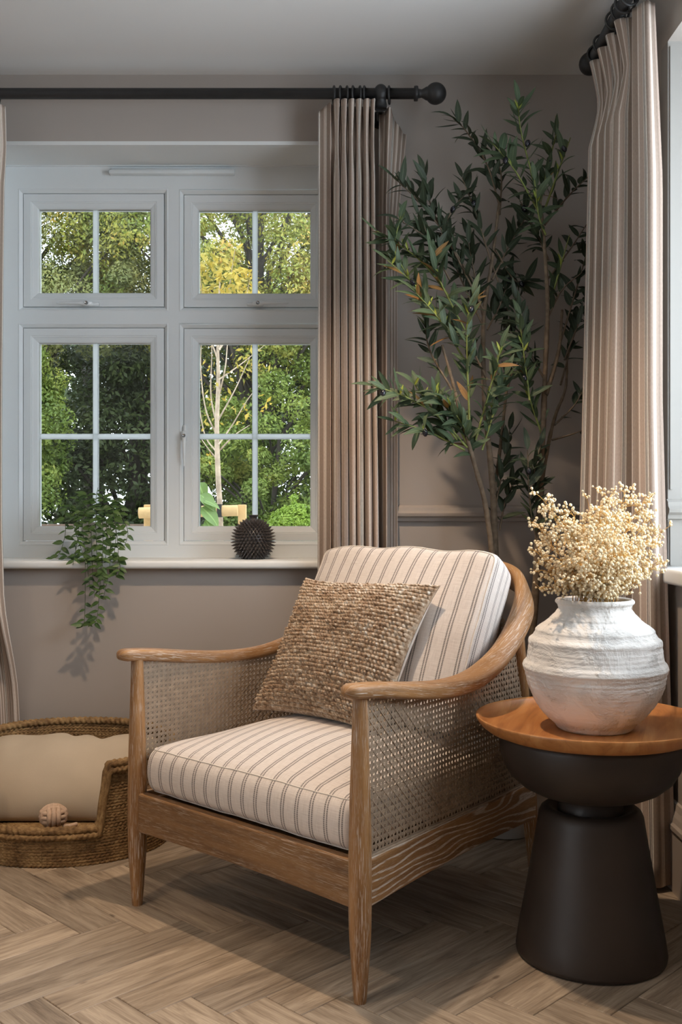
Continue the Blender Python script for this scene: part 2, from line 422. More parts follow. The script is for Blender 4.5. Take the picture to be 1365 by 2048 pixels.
# ------------------------------------------------------------------ the room
WY = 3.27; RX = 0.865; LX = -3.3; BY = -2.6; CZ = 2.40; TH = 0.30
OX0, OX1, OZ0, OZ1 = -1.19, 0.02, 0.787, 2.182         # window opening in the far wall
YF = 3.47                                                # face of the window frame
def S(o): o['kind'] = 'structure'; return o

def slab(name, boxes, m, parent=None, bevel=0.0):
    mb = MB()
    for lo, hi in boxes: mb.box(lo, hi)
    o = mb.build(name, m, parent, smooth=False, bevel=bevel)
    if parent is None: S(o)
    return o

slab('wall_back', [((LX - TH, WY, -0.02), (OX0, WY + TH, CZ)), ((OX1, WY, -0.02), (RX + TH, WY + TH, CZ)),
                   ((OX0, WY, -0.02), (OX1, WY + TH, OZ0)), ((OX0, WY, OZ1), (OX1, WY + TH, CZ))], WALL_LOW)
# wallpaint changes at the dado: the upper field right of the window is its own thin skim
slab('wall_right', [((RX, 2.70, -0.02), (RX + TH, WY, CZ)), ((RX, 0.75, -0.02), (RX + 0.12, 2.643, 0.79)),
                    ((RX, 0.75, 2.215), (RX + 0.52, 2.70, CZ)), ((RX, BY, -0.02), (RX + TH, 0.75, CZ))], WALL)
slab('wall_left', [((LX - TH, BY, -0.02), (LX, -2.15, CZ)), ((LX - TH, 0.35, -0.02), (LX, WY, CZ)), ((LX - TH, -2.15, 2.2), (LX, 0.35, CZ))], WALL)
slab('wall_front', [((LX - TH, BY - TH, -0.02), (RX + TH, BY, CZ))], WALL)
slab('ceiling', [((LX - TH, BY - TH, CZ), (RX + TH + 0.4, WY + TH, CZ + 0.15))], CEIL)
# bay on the right: return wall that faces the camera, outer wall with its window opening
slab('wall_bay', [((RX, 2.645, -0.02), (RX + 0.6, 2.70, 2.215)), ((RX + 0.5, 2.55, 0.0), (RX + 0.6, 2.66, 2.215)), ((RX + 0.5, 0.75, 0.0), (RX + 0.6, 2.55, 0.83)),
                  ((RX, 0.65, 0.0), (RX + 0.6, 0.75, 2.215)), ((RX + 0.5, 0.75, 2.12), (RX + 0.6, 2.55, 2.215))], PANEL)

# floor: herringbone planks, each its own piece, over a dark base
floor = slab('floor', [((LX - TH, BY - TH, -0.08), (RX + 0.5, WY + 0.05, -0.004))], JOINT)
PW = 0.1055; PL = 5 * PW; S0, T0 = 1.520, -1.312
def plank_mesh(name, w, l, g=0.0007, h=0.006, b=0.0012):
    mb = MB(); x, y = l / 2 - g, w / 2 - g
    v = [(-x, -y, -h), (x, -y, -h), (x, y, -h), (-x, y, -h), (-x, -y, -b), (x, -y, -b), (x, y, -b), (-x, y, -b),
         (-x + b, -y + b, 0), (x - b, -y + b, 0), (x - b, y - b, 0), (-x + b, y - b, 0)]
    fs = [(8, 9, 10, 11)]
    for k in range(4):
        k2 = (k + 1) % 4; fs += [(k, k2, 4 + k2, 4 + k), (4 + k, 4 + k2, 8 + k2, 8 + k)]
    mb.add(v, fs, [[(v[i][0], v[i][1]) for i in f] for f in fs])
    o = mb.build(name, PLANK, floor, smooth=False); return o
proto_plank = None
q = 1 / math.sqrt(2)
for j in range(-34, 34):
    for m_ in range(-6, 7):
        # plank along s in row j; plank along t fills between
        for kind in (0, 1):
            if kind == 0:
                s_a = S0 + j * PW + m_ * 2 * PL; sc_, tc_ = s_a + PL / 2, T0 + j * PW + PW / 2; ang = R(45)
            else:
                # transverse planks: one per step, start at this row's t line
                s_a = S0 + j * PW + PL + m_ * 2 * PL; sc_, tc_ = s_a + PW / 2, T0 + (j + 1) * PW - PL / 2 ; ang = R(-45)
            X = (sc_ + tc_) * q; Y = (sc_ - tc_) * q
            if not (-1.75 < X < RX + 0.30 and 0.75 < Y < WY + 0.28): continue
            if proto_plank is None:
                proto_plank = plank_mesh('plank', PW, PL); p = proto_plank
            else:
                p = proto_plank.copy(); COL.objects.link(p)
            p.location = (X, Y, 0); p.rotation_euler = (0, 0, ang)
# the same floor goes on behind the camera
mb = MB(); mb.box((LX, BY, -0.004), (RX, 0.42, -0.001)); mb.box((LX, 0.42, -0.004), (-2.1, WY, -0.001))
mb.build('rear_boards', PLANK, floor, smooth=False)

# skirting, dado rail, sill, reveals
def moulding(name, pts, a, b, axis, m, out):
    """profile pts (out, z) swept from a to b along axis ('x' or 'y'); out = (base coordinate, sign) of the other axis"""
    mb = MB(); pr = [(out[0] + out[1] * p, z) for p, z in pts]
    G = np.zeros((2, len(pr), 3))
    for i, t in enumerate((a, b)):
        for k, (o_, z) in enumerate(pr): G[i, k] = (t, o_, z) if axis == 'x' else (o_, t, z)
    mb.grid(G, None, closed_v=True)
    n = len(pr); mb.f += [tuple(range(n)), tuple(range(2 * n - 1, n - 1, -1))]; mb.mi += [0, 0]; mb.uv += [(0, 0)] * (2 * n)
    bm_o = mb.build(name, m, smooth=False)
    me = bm_o.data; bm = bmesh.new(); bm.from_mesh(me); bmesh.ops.recalc_face_normals(bm, faces=bm.faces); bm.to_mesh(me); bm.free()
    return S(bm_o)
SK = [(0, 0), (0.018, 0), (0.018, 0.155), (0.023, 0.16), (0.023, 0.172), (0.017, 0.178), (0.014, 0.192), (0.009, 0.205), (0.006, 0.222), (0, 0.225)]
DR = [(0, 0.938), (0.012, 0.940), (0.014, 0.950), (0.024, 0.957), (0.026, 0.966), (0.016, 0.974), (0.014, 0.984), (0.006, 0.990), (0, 0.992)]
moulding('baseboard_back', SK, LX, RX, 'x', TRIMM, (WY, -1))
moulding('baseboard_right', SK, BY, WY, 'y', TRIMM, (RX, -1))
moulding('baseboard_left', SK, 0.36, WY, 'y', TRIMM, (LX, 1))
moulding('trim_1', DR, 0.10, RX, 'x', TRIMM, (WY, -1))
moulding('trim_2', [(p, z + 0.012) for p, z in DR], RX - 0.004, RX + 0.5, 'x', PANEL, (2.645, -1))
moulding('trim_3', DR, LX, OX0 - 0.12, 'x', TRIMM, (WY, -1))
# raised frame of the bay's panels above and below the rail
slab('trim_4', [((RX + 0.005, 2.640, 1.03), (RX + 0.012, 2.646, 2.20)), ((RX + 0.005, 2.640, 0.83), (RX + 0.012, 2.646, 0.945))], PANEL)
# white reveal linings
slab('trim_5', [((OX0, WY - 0.001, OZ1 - 0.012), (OX1, YF + 0.02, OZ1)), ((OX0, WY - 0.001, OZ0), (OX0 + 0.012, YF + 0.02, OZ1)), ((OX1 - 0.012, WY - 0.001, OZ0), (OX1, YF + 0.02, OZ1))], WHITE_PAINT)
def sill(name, lo, hi):
    mb = MB(); mb.box(lo, hi); o = mb.build(name, WHITE_PAINT, smooth=True, bevel=0.009); o.modifiers[0].segments = 4; return S(o)
SILL_Z = 0.812
sill('trim_6', (OX0 - 0.03, WY - 0.04, SILL_Z - 0.026), (OX1 + 0.03, YF + 0.03, SILL_Z))
sill('trim_7', (RX - 0.04, 0.75, 0.787), (RX + 0.5, 2.644, 0.826))

# ------------------------------------------------------------------ front window
def ring(mb, x0, x1, z0, z1, prof, mi=0):
    """mitred frame: prof = (inset, y) from the outside in"""
    G = np.zeros((len(prof), 4, 3))
    for i, (d, y) in enumerate(prof):
        G[i] = [(x0 + d, y, z0 + d), (x1 - d, y, z0 + d), (x1 - d, y, z1 - d), (x0 + d, y, z1 - d)]
    return mb.grid(G, None, closed_v=True, mi=mi)
def wx(px): return (px - 682.5) * YF / FPX
def wz(py): return EYE + (1024 - py) * YF / FPX
win = thing('window_1', (0, 0, 0)); win['kind'] = 'structure'
SASH = [('u', 45, 328, 386, 613), ('u', 367, 650, 388, 614), ('l', 45, 328, 655, 1082), ('l', 367, 650, 656, 1082)]
mb = MB()
ch = 0.015
xs = [OX0 + 0.005, wx(45) - ch, wx(328) + ch, wx(367) - ch, wx(650) + ch, OX1 - 0.005]
zs = [SILL_Z, wz(1082) - ch, wz(655) + ch, wz(613) - ch, wz(387) + ch, OZ1 - 0.008]
for i in range(5):
    for j in range(5):
        if i in (1, 3) and j in (1, 3): continue
        mb.box((xs[i], YF, zs[j]), (xs[i + 1], YF + 0.06, zs[j + 1]))
for _, a, b, c, d in SASH:
    ring(mb, wx(a) - ch, wx(b) + ch, wz(d) - ch, wz(c) + ch, [(0, YF), (0.002, YF - 0.0015), (0.004, YF - 0.0015), (0.006, YF + 0.001), (ch - 0.001, YF + 0.010), (ch - 0.001, YF + 0.06)])
# bead that runs across the head of the frame
mb.box((OX0 + 0.01, YF - 0.012, wz(334)), (OX1 - 0.01, YF, wz(327)))
mb.build('outer_frame', UPVC, win, smooth=False)
mb = MB(); mb.box((wx(221), YF - 0.026, wz(352)), (wx(470), YF, wz(344))); mb.box((wx(224), YF - 0.010, wz(344)), (wx(467), YF, wz(338)))
mb.build('trickle_vent', UPVC, win, smooth=True, bevel=0.002)
def lever(parent, c, direction, length):
    """window lever: base, boss with key cylinder, tapering grip; direction is the grip's unit vector"""
    d = Vector(direction); y = Vector((0, -1, 0)); c = Vector(c)
    mb = MB(); tube(mb, [c - d * 0.040, c - d * 0.036, c + d * 0.016, c + d * 0.02], [0.002, 0.007, 0.007, 0.002], 12)
    P = [c + y * 0.004 - d * 0.012, c + y * 0.012 - d * 0.010, c + y * 0.018, c + y * 0.020 + d * 0.012, c + y * 0.024 + d * 0.03, c + y * 0.022 + d * length * 0.7, c + y * 0.018 + d * length]
    tube(mb, spline([tuple(p) for p in P], 24), np.interp(np.linspace(0, 1, 24), [0, 0.15, 0.4, 0.55, 0.8, 1], [0.004, 0.0095, 0.0095, 0.006, 0.005, 0.0022]), 12)
    h = mb.build('handle', UPVC, parent)
    mb = MB(); tube(mb, [c + y * 0.010, c + y * 0.0285], [0.0068, 0.0062], 16); k = mb.build('lock_cylinder', CHROME, h); k['label'] = 'steel lock cylinder'
    return h
for kind, a, b, c, d in SASH:
    sash = thing('sash', (0, 0, 0)); sash.parent = win
    x0, x1, z0, z1 = wx(a), wx(b), wz(d), wz(c)
    g = 0.0012
    mb = MB(); pr = [(g, YF + 0.045), (g, YF + 0.0085), (0.002, YF + 0.0075), (0.0265, YF + 0.0075), (0.028, YF + 0.0095), (0.031, YF + 0.0095), (0.033, YF + 0.0115), (0.047, YF + 0.016), (0.051, YF + 0.020), (0.051, YF + 0.05)]
    ring(mb, x0, x1, z0, z1, pr); mb.build('sash_frame', UPVC, sash, smooth=False)
    gx0, gx1, gz0, gz1 = x0 + 0.05, x1 - 0.05, z0 + 0.05, z1 - 0.05
    mb = MB(); mb.box((gx0, YF + 0.036, gz0), (gx1, YF + 0.039, gz1)); mb.build('pane', GLASS, sash, smooth=False)
    xm = (gx0 + gx1) / 2
    mb = MB(); mb.box((xm - 0.0095, YF + 0.030, gz0), (xm + 0.0095, YF + 0.048, gz1)); mb.build('glazing_bar', BARM, sash, smooth=False, bevel=0.004)
    if kind == 'l':
        zm = wz(871.5)
        mb = MB(); mb.box((gx0, YF + 0.0305, zm - 0.0095), (gx1, YF + 0.0475, zm + 0.0095)); mb.build('glazing_bar', BARM, sash, smooth=False, bevel=0.004)
for (px, py, dr, L, s_) in ((176, 608, (-1, 0, 0), 0.105, 0), (517, 608, (1, 0, 0), 0.105, 1), (370, 872, (0, 0, -1), 0.105, 3)):
    kids = [o for o in win.children if o.name.startswith('sash')]
    lever(kids[s_], (wx(px), YF + 0.004, wz(py)), dr, L)

# bay window, and garden doors added for fill light (both outside the picture)
def plain_window(name, y0, y1, z0, z1, x):
    w = thing(name); w['kind'] = 'structure'
    mb = MB(); 
    for lo, hi in (((x, y0, z0), (x + 0.06, y0 + 0.06, z1)), ((x, y1 - 0.06, z0), (x + 0.06, y1, z1)), ((x, y0, z0), (x + 0.06, y1, z0 + 0.06)), ((x, y0, z1 - 0.06), (x + 0.06, y1, z1)), ((x, (y0 + y1) / 2 - 0.04, z0), (x + 0.06, (y0 + y1) / 2 + 0.04, z1))):
        mb.box(lo, hi)
    mb.build('outer_frame', UPVC, w, smooth=False)
    mb = MB(); mb.box((x + 0.03, y0 + 0.05, z0 + 0.05), (x + 0.034, y1 - 0.05, z1 - 0.05)); mb.build('pane', GLASS, w, smooth=False)
plain_window('window_2', 0.76, 2.55, 0.83, 2.12, RX + 0.53)
w = thing('added_door_1'); w['kind'] = 'structure'
mb = MB()
for y0 in (-2.15, -0.95, -0.89, 0.29): mb.box((LX - 0.10, y0, 0), (LX - 0.04, y0 + 0.06, 2.2))
for z0 in (0.0, 2.14): mb.box((LX - 0.10, -2.15, z0), (LX - 0.04, 0.35, z0 + 0.06))
mb.build('door_frame', UPVC, w, smooth=False)
mb = MB(); mb.box((LX - 0.075, -2.1, 0.05), (LX - 0.071, 0.30, 2.15)); mb.build('pane', GLASS, w, smooth=False)

# ceiling downlights
for x, y, pw, cone, where in DOWNLIGHTS:
    t = thing('downlight', (x, y, CZ), 0, 'recessed ceiling downlight ' + where, 'light')
    mb = MB(); lathe(mb, [(0.030, -0.001), (0.032, -0.004), (0.043, -0.004), (0.045, 0.0)], 32); mb.build('bezel', UPVC, t)
    d = bpy.data.lights.new('downlight_beam', 'SPOT'); d.energy = pw; d.color = WARM; d.spot_size = R(cone); d.spot_blend = 0.6; d.shadow_soft_size = 0.028
    o = bpy.data.objects.new('downlight_beam', d); link(o, t); o.location = (0, 0, -0.012)


# ------------------------------------------------------------------ armchair
CO = (-0.233, 2.225, 0.0); CA = math.atan2(-0.673, 0.740)
CM = Matrix.Translation(CO) @ Matrix.Rotation(CA, 4, 'Z')
chair = thing('armchair', CO, CA, 'limed oak armchair with cane sides and striped linen seat and back cushions', 'armchair')

def ring_leg(name, a, b, zr):
    """turned tapering leg: centreline from a (top) to b (foot); zr = (height, radius)"""
    a = Vector(a); b = Vector(b); n = 26
    zz = np.linspace(a.z, b.z, n); P = [a + (b - a) * ((z - a.z) / (b.z - a.z)) for z in zz]
    hs = [h for h, _ in zr]; rs = [r for _, r in zr]
    rad = np.interp(zz, hs, rs)
    mb = MB(); tube(mb, P, rad, 20, v0=random.random()); return mb.build(name, OAK, chair, autosmooth=50)
FL = [(0.0, 0.0125), (0.004, 0.0135), (0.06, 0.0172), (0.13, 0.0222), (0.20, 0.0236), (0.28, 0.0234), (0.40, 0.0212), (0.50, 0.0180), (0.60, 0.0148)]
for s_ in (-1, 1):
    ring_leg('leg', (s_ * 0.366, 0, 0.606), (s_ * 0.366, 0, 0), FL)
RLt = lambda w: (0.300 + (w - 0.2) * 0.016, 0.748 - (w - 0.2) * 0.16)      # rear leg u, v at height w
for s_ in (-1, 1):
    t_, b_ = RLt(0.665), (0.262, 0.822)
    ring_leg('leg', (s_ * t_[0], t_[1], 0.665), (s_ * b_[0], b_[1], 0), [(0, 0.0115), (0.004, 0.0125), (0.12, 0.018), (0.22, 0.0205), (0.4, 0.018), (0.665, 0.0135)])

# the arm rail: one bent piece from the left arm round the back to the right arm
half = [(0.372, -0.052, 0.619, 0), (0.372, -0.02, 0.619, 0), (0.371, 0.05, 0.612, 0), (0.368, 0.16, 0.596, 4), (0.362, 0.27, 0.584, 8), (0.352, 0.38, 0.583, 16), (0.341, 0.47, 0.597, 26),
        (0.328, 0.56, 0.626, 38), (0.312, 0.65, 0.674, 50), (0.287, 0.73, 0.729, 60), (0.245, 0.785, 0.773, 68), (0.185, 0.818, 0.797, 73), (0.09, 0.838, 0.809, 77)]
path = [(u, v, w, a) for u, v, w, a in half] + [(0, 0.842, 0.812, 78)] + [(-u, v, w, a) for u, v, w, a in reversed(half)]
A_ = spline(path, 220); P = A_[:, :3]
T = np.gradient(P, axis=0); T /= np.linalg.norm(T, axis=1, keepdims=True)
Sd = np.cross(T, [0, 0, 1.0]); Sd /= np.linalg.norm(Sd, axis=1, keepdims=True)   # outward side
Up = np.cross(Sd, T)
al = np.radians(A_[:, 3])[:, None]
wide = np.cos(al) * Sd - np.sin(al) * Up; thick = np.sin(al) * Sd + np.cos(al) * Up
L = np.concatenate([[0], np.cumsum(np.linalg.norm(np.diff(P, axis=0), axis=1))])
end = np.minimum(L, L[-1] - L); capf = np.sqrt(np.clip(1 - (1 - np.clip(end / 0.024, 0, 1)) ** 2, 0.0016, 1))
seg = 28; th = np.linspace(0, 2 * pi, seg, endpoint=False)
pw = 0.62
cx = np.sign(np.cos(th)) * np.abs(np.cos(th)) ** pw; sx_ = np.sign(np.sin(th)) * np.abs(np.sin(th)) ** pw
hw = np.interp(L / L[-1], [0, 0.08, 0.3, 0.4, 0.5, 0.6, 0.7, 0.92, 1], [0.0235, 0.025, 0.028, 0.0335, 0.033, 0.0335, 0.028, 0.025, 0.0235])
ht = np.interp(L / L[-1], [0, 0.1, 0.35, 0.5, 0.65, 0.9, 1], [0.0150, 0.0175, 0.0185, 0.016, 0.0185, 0.0175, 0.0150])
G = P[:, None, :] + (capf * hw)[:, None, None] * cx[None, :, None] * wide[:, None, :] + (capf * ht)[:, None, None] * sx_[None, :, None] * thick[:, None, :]
uv = np.zeros((221, seg + 1, 2)); uv[:, :, 0] = np.append(L, L[-1])[:, None]; uv[:, :, 1] = (np.arange(seg + 1) / seg * 0.15)[None, :] + uv[:, :, 0] * 0.05
mb = MB(); mb.grid(G, uv, closed_v=True); n0 = 219 * seg
mb.f += [tuple(range(seg)), tuple(n0 + k for k in reversed(range(seg)))]; mb.mi += [0, 0]; mb.uv += [(0, 0)] * (2 * seg)
mb.build('arm_rail', OAK, chair, smooth=True)

# seat rails
def board(name, a, b, w0, w1, t, m, parent=chair, arch=0.0):
    a = Vector(a).to_3d(); b = Vector(b).to_3d(); n = 14
    d = (b - a); nn = Vector((-d.y, d.x, 0)).normalized() * (t / 2); mb = MB(); Lb = d.length
    ts = np.linspace(0, 1, n); G = np.zeros((n, 4, 3))
    for i, x in enumerate(ts):
        c = a + d * x; lo = w0 + arch * 4 * x * (1 - x)
        G[i] = [(*(c + nn).xy, lo), (*(c - nn).xy, lo), (*(c - nn).xy, w1), (*(c + nn).xy, w1)]
    uv = np.zeros((n + 1, 5, 2)); uv[:n, :, 0] = (ts * Lb)[:, None]; uv[:, :, 1] = np.array([0, t, t + w1 - w0, 2 * t + w1 - w0, 2 * (t + w1 - w0)])
    mb.grid(G, uv, closed_v=True, flip=False); mb.f += [(0, 1, 2, 3), tuple((n - 1) * 4 + k for k in (3, 2, 1, 0))]; mb.mi += [0, 0]; mb.uv += [(0, 0)] * 8
    o = mb.build(name, m, parent, smooth=False, bevel=0.004)
    bm = bmesh.new(); bm.from_mesh(o.data); bmesh.ops.recalc_face_normals(bm, faces=bm.faces); bm.to_mesh(o.data); bm.free()
    return o
board('front_rail', (-0.352, 0.002), (0.352, 0.002), 0.184, 0.280, 0.026, OAK_SHADE, arch=0.006)
for s_ in (-1, 1):
    board('side_rail', (s_ * 0.364, 0.012), (s_ * 0.303, 0.742), 0.184, 0.280, 0.026, OAKW, arch=0.008)
board('rear_rail', (-0.29, 0.748), (0.29, 0.748), 0.184, 0.280, 0.026, OAK_SHADE)
board('seat_deck', (0, 0.03), (0, 0.73), 0.262, 0.272, 0.62, OAK_SHADE)

# cane: real strands in the six-way weave
def cane_panel(name, place, inside, x0, x1, y0, y1, p=0.0127):
    """place(x, y, h) -> chair space; inside(x, y) -> bool arrays"""
    mb = MB()
    def strand(ax, ay, bx, by, h, wd):
        n = max(2, int(math.hypot(bx - ax, by - ay) / 0.003)); t = np.linspace(0, 1, n)
        X, Y = ax + (bx - ax) * t, ay + (by - ay) * t; ok = inside(X, Y)
        if not ok.any(): return
        idx = np.flatnonzero(ok); runs = np.split(idx, np.flatnonzero(np.diff(idx) > 1) + 1)
        dx, dy = bx - ax, by - ay; l = math.hypot(dx, dy); nx, ny = -dy / l * wd / 2, dx / l * wd / 2; tk = 0.00035
        for r in runs:
            if len(r) < 2: continue
            i, k = r[0], r[-1]; v = []
            for q_ in (i, k):
                for sx, hh in ((-1, -tk), (1, -tk), (1, tk), (-1, tk)): v.append(place(X[q_] + sx * nx, Y[q_] + sx * ny, h + hh))
            mb.add(v, [(0, 1, 5, 4), (1, 2, 6, 5), (2, 3, 7, 6), (3, 0, 4, 7)])
    for i in range(int((x1 - x0) / p) + 2):
        for s2 in (-1, 1):
            xx = x0 + i * p + s2 * 0.125 * p; strand(xx, y0, xx, y1, 0.0, 0.0026)
    for j in range(int((y1 - y0) / p) + 2):
        for s2 in (-1, 1):
            yy = y0 + j * p + s2 * 0.125 * p; strand(x0, yy, x1, yy, 0.0003 * s2, 0.0026)
    D = (x1 - x0) + (y1 - y0)
    for k in range(int(D / p) + 2):
        c = (k + 0.5) * p
        strand(x0 + c, y0, x0 + c - (y1 - y0), y1, 0.0006 if k % 2 else -0.0006, 0.0022)
        strand(x0 + c - (y1 - y0), y0, x0 + c, y1, -0.0005 if k % 2 else 0.0005, 0.0022)
    return mb.build(name, CANE, chair, smooth=False, kind='stuff')
armv = np.array([h[1] for h in half[:10]]); armw = np.array([h[2] for h in half[:10]])
for s_ in (-1, 1):
    pl = lambda x, y, h, s_=s_: (s_ * (0.366 - 0.082 * x + h + 0.002 - 0.06 * max(0, y - 0.3) * x), x, y)
    ins = lambda X, Y: (X > 0.012) & (Y > 0.272) & (Y < np.interp(X, armv, armw)) & (X < 0.748 - (Y - 0.2) * 0.16)
    cane_panel('cane_panel', pl, ins, 0.012, 0.75, 0.272, 0.70)
    # spline bead that locks the cane in along the rails
    mb = MB(); tube(mb, [pl(x, 0.281, 0.0015) for x in np.linspace(0.018, 0.73, 20)], 0.0034, 8); mb.build('cane_bead', CANE, chair)
pl = lambda x, y, h: (x, 0.752 - (y - 0.2) * 0.16 + h + 0.14 * max(0.0, (y - 0.3)) * max(0.0, 1 - (x / 0.3) ** 2), y)
cane_panel('cane_panel', pl, lambda X, Y: (np.abs(X) < 0.27) & (Y > 0.272) & (Y < 0.78 - 0.9 * np.clip(np.abs(X) - 0.16, 0, 1)), -0.27, 0.27, 0.272, 0.78)

# cushions
def soft_box(sx, sy, sz, r, fn, n=22, k=4):
    """rounded box centred at the origin, shaped by fn; u runs along x on five faces, along y on the ends"""
    hs = np.array([sx, sy, sz]) / 2
    ax = []
    for h in hs:
        e = r * (1 - np.cos(np.linspace(0, pi / 2, k + 1)))[:-1]
        a = np.concatenate([-h + e, np.linspace(-h + r, h - r, n), (h - e)[::-1]]); ax.append(a)
    mb = MB()
    def rnd(q_):
        inner = np.clip(q_, -(hs - r), hs - r); d = q_ - inner; l = np.linalg.norm(d, axis=-1, keepdims=True)
        return inner + d / np.maximum(l, 1e-9) * r
    for axis in range(3):
        a, b = [t for t in range(3) if t != axis]
        for sg in (-1, 1):
            Aa, Bb = np.meshgrid(ax[a], ax[b], indexing='ij'); Q = np.zeros(Aa.shape + (3,)); Q[..., a] = Aa; Q[..., b] = Bb; Q[..., axis] = sg * hs[axis]
            Pp = fn(rnd(Q))
            uv = np.zeros(Aa.shape + (2,))
            if axis == 0: uv[..., 0] = Aa + 0.5 * sx + 0.0; uv[..., 1] = Bb
            elif axis == 1: uv[..., 0] = Aa; uv[..., 1] = Bb
            else: uv[..., 0] = Aa; uv[..., 1] = Bb
            mb.grid(Pp, uv, flip=(sg > 0) == (axis == 1))
    return mb, rnd, hs

def weld(o):
    bm = bmesh.new(); bm.from_mesh(o.data); bmesh.ops.remove_doubles(bm, verts=bm.verts, dist=1e-5); bmesh.ops.recalc_face_normals(bm, faces=bm.faces); bm.to_mesh(o.data); bm.free(); return o

def perim(hs, r, axis, sg, n=180):
    """points along the rounded edge that bounds the face (axis, sg)"""
    a, b = [t for t in range(3) if t != axis]
    out = []
    for t in np.linspace(0, 2 * pi, n, endpoint=False):
        c, s = cos(t), sin(t); m_ = max(abs(c), abs(s)); p = np.zeros(3)
        p[a] = c / m_ * hs[a]; p[b] = s / m_ * hs[b]
        inner = p.copy(); inner[a] = np.clip(p[a], -(hs[a] - r), hs[a] - r); inner[b] = np.clip(p[b], -(hs[b] - r), hs[b] - r)
        inner[axis] = sg * (hs[axis] - r); d = p - inner; d[axis] = 0; l = np.linalg.norm(d); d = d / max(l, 1e-9)
        nn = d * 0.7071; nn[axis] = sg * 0.7071
        out.append(inner + nn * (r + 0.0008))
    return np.array(out)

SX, SY, SZ = 0.664, 0.66, 0.112
def seat_fn(p):
    x, y, z = p[..., 0] / (SX / 2), p[..., 1] / (SY / 2), p[..., 2] / (SZ / 2)
    o = p.copy()
    o[..., 2] = p[..., 2] + np.where(z > 0, 1, 0.1) * 0.060 * np.clip(1 - np.abs(x) ** 2.6, 0, 1) * np.clip(1 - np.abs(y) ** 2.4, 0, 1) * np.clip(np.abs(z), 0, 1)
    o[..., 1] = p[..., 1] - 0.016 * np.clip(-y, 0, 1) ** 4 * (1 - z * z) * 1.0
    taper = 1 - 0.075 * (y + 1) / 2
    o[..., 0] = p[..., 0] * taper * (1 + 0.012 * (1 - z * z))
    o[..., 2] += 0.0022 * smooth_noise(p[..., 0] * 22, p[..., 1] * 22, 3)
    return o + np.array([0, 0.012 + SY / 2, 0.281 + SZ / 2])
mb, rnd, hs = soft_box(SX, SY, SZ, 0.022, seat_fn); seatc = weld(mb.build('seat_cushion', LINEN, chair))
for sg in (1, -1):
    mb = MB(); tube(mb, seat_fn(perim(hs, 0.022, 2, sg)), 0.0015, 6, closed=True); mb.build('piping', PIPING, seatc)

BX, BT, BZ = 0.592, 0.165, 0.470
lean = R(24)
def back_fn(p):
    x, y, z = p[..., 0] / (BX / 2), p[..., 1] / (BT / 2), p[..., 2] / (BZ / 2)
    o = p.copy()
    dome = np.clip(1 - np.abs(x) ** 2.4, 0, 1) * np.clip(1 - np.abs(z) ** 2.4, 0, 1)
    o[..., 1] = p[..., 1] + 0.040 * dome * y
    o[..., 2] = p[..., 2] + np.clip(z, 0, 1) ** 3 * (0.010 * (1 - x * x) - 0.003 * np.abs(x) ** 6) + 0.004 * np.sin(x * 9 + 1) * np.clip(z, 0, 1) ** 2
    o[..., 0] = p[..., 0] * (1 + 0.025 * (1 - np.clip(y * y, 0, 1))) * (1 + 0.01 * z) * (1 - 0.17 * (np.clip(y, -1, 1) + 1) / 2)
    o[..., 1] += 0.0035 * smooth_noise(p[..., 0] * 20, p[..., 2] * 20, 5) * np.abs(y) + np.clip(z - 0.4, 0, 1) * 0.012
    o = o + np.array([0, BT / 2, BZ / 2])
    v = 0.400 + o[..., 2] * sin(lean) + o[..., 1] * cos(lean); w = 0.448 + o[..., 2] * cos(lean) - o[..., 1] * sin(lean)
    w = w + np.clip(0.455 - w, 0, 1) * 0.8
    return np.stack([o[..., 0], v, w], -1)
mb, rnd, hs = soft_box(BX, BT, BZ, 0.026, back_fn); backc = weld(mb.build('back_cushion', LINEN, chair))
for sg in (1, -1):
    mb = MB(); tube(mb, back_fn(perim(hs, 0.026, 1, sg)), 0.0016, 6, closed=True); mb.build('piping', PIPING, backc)

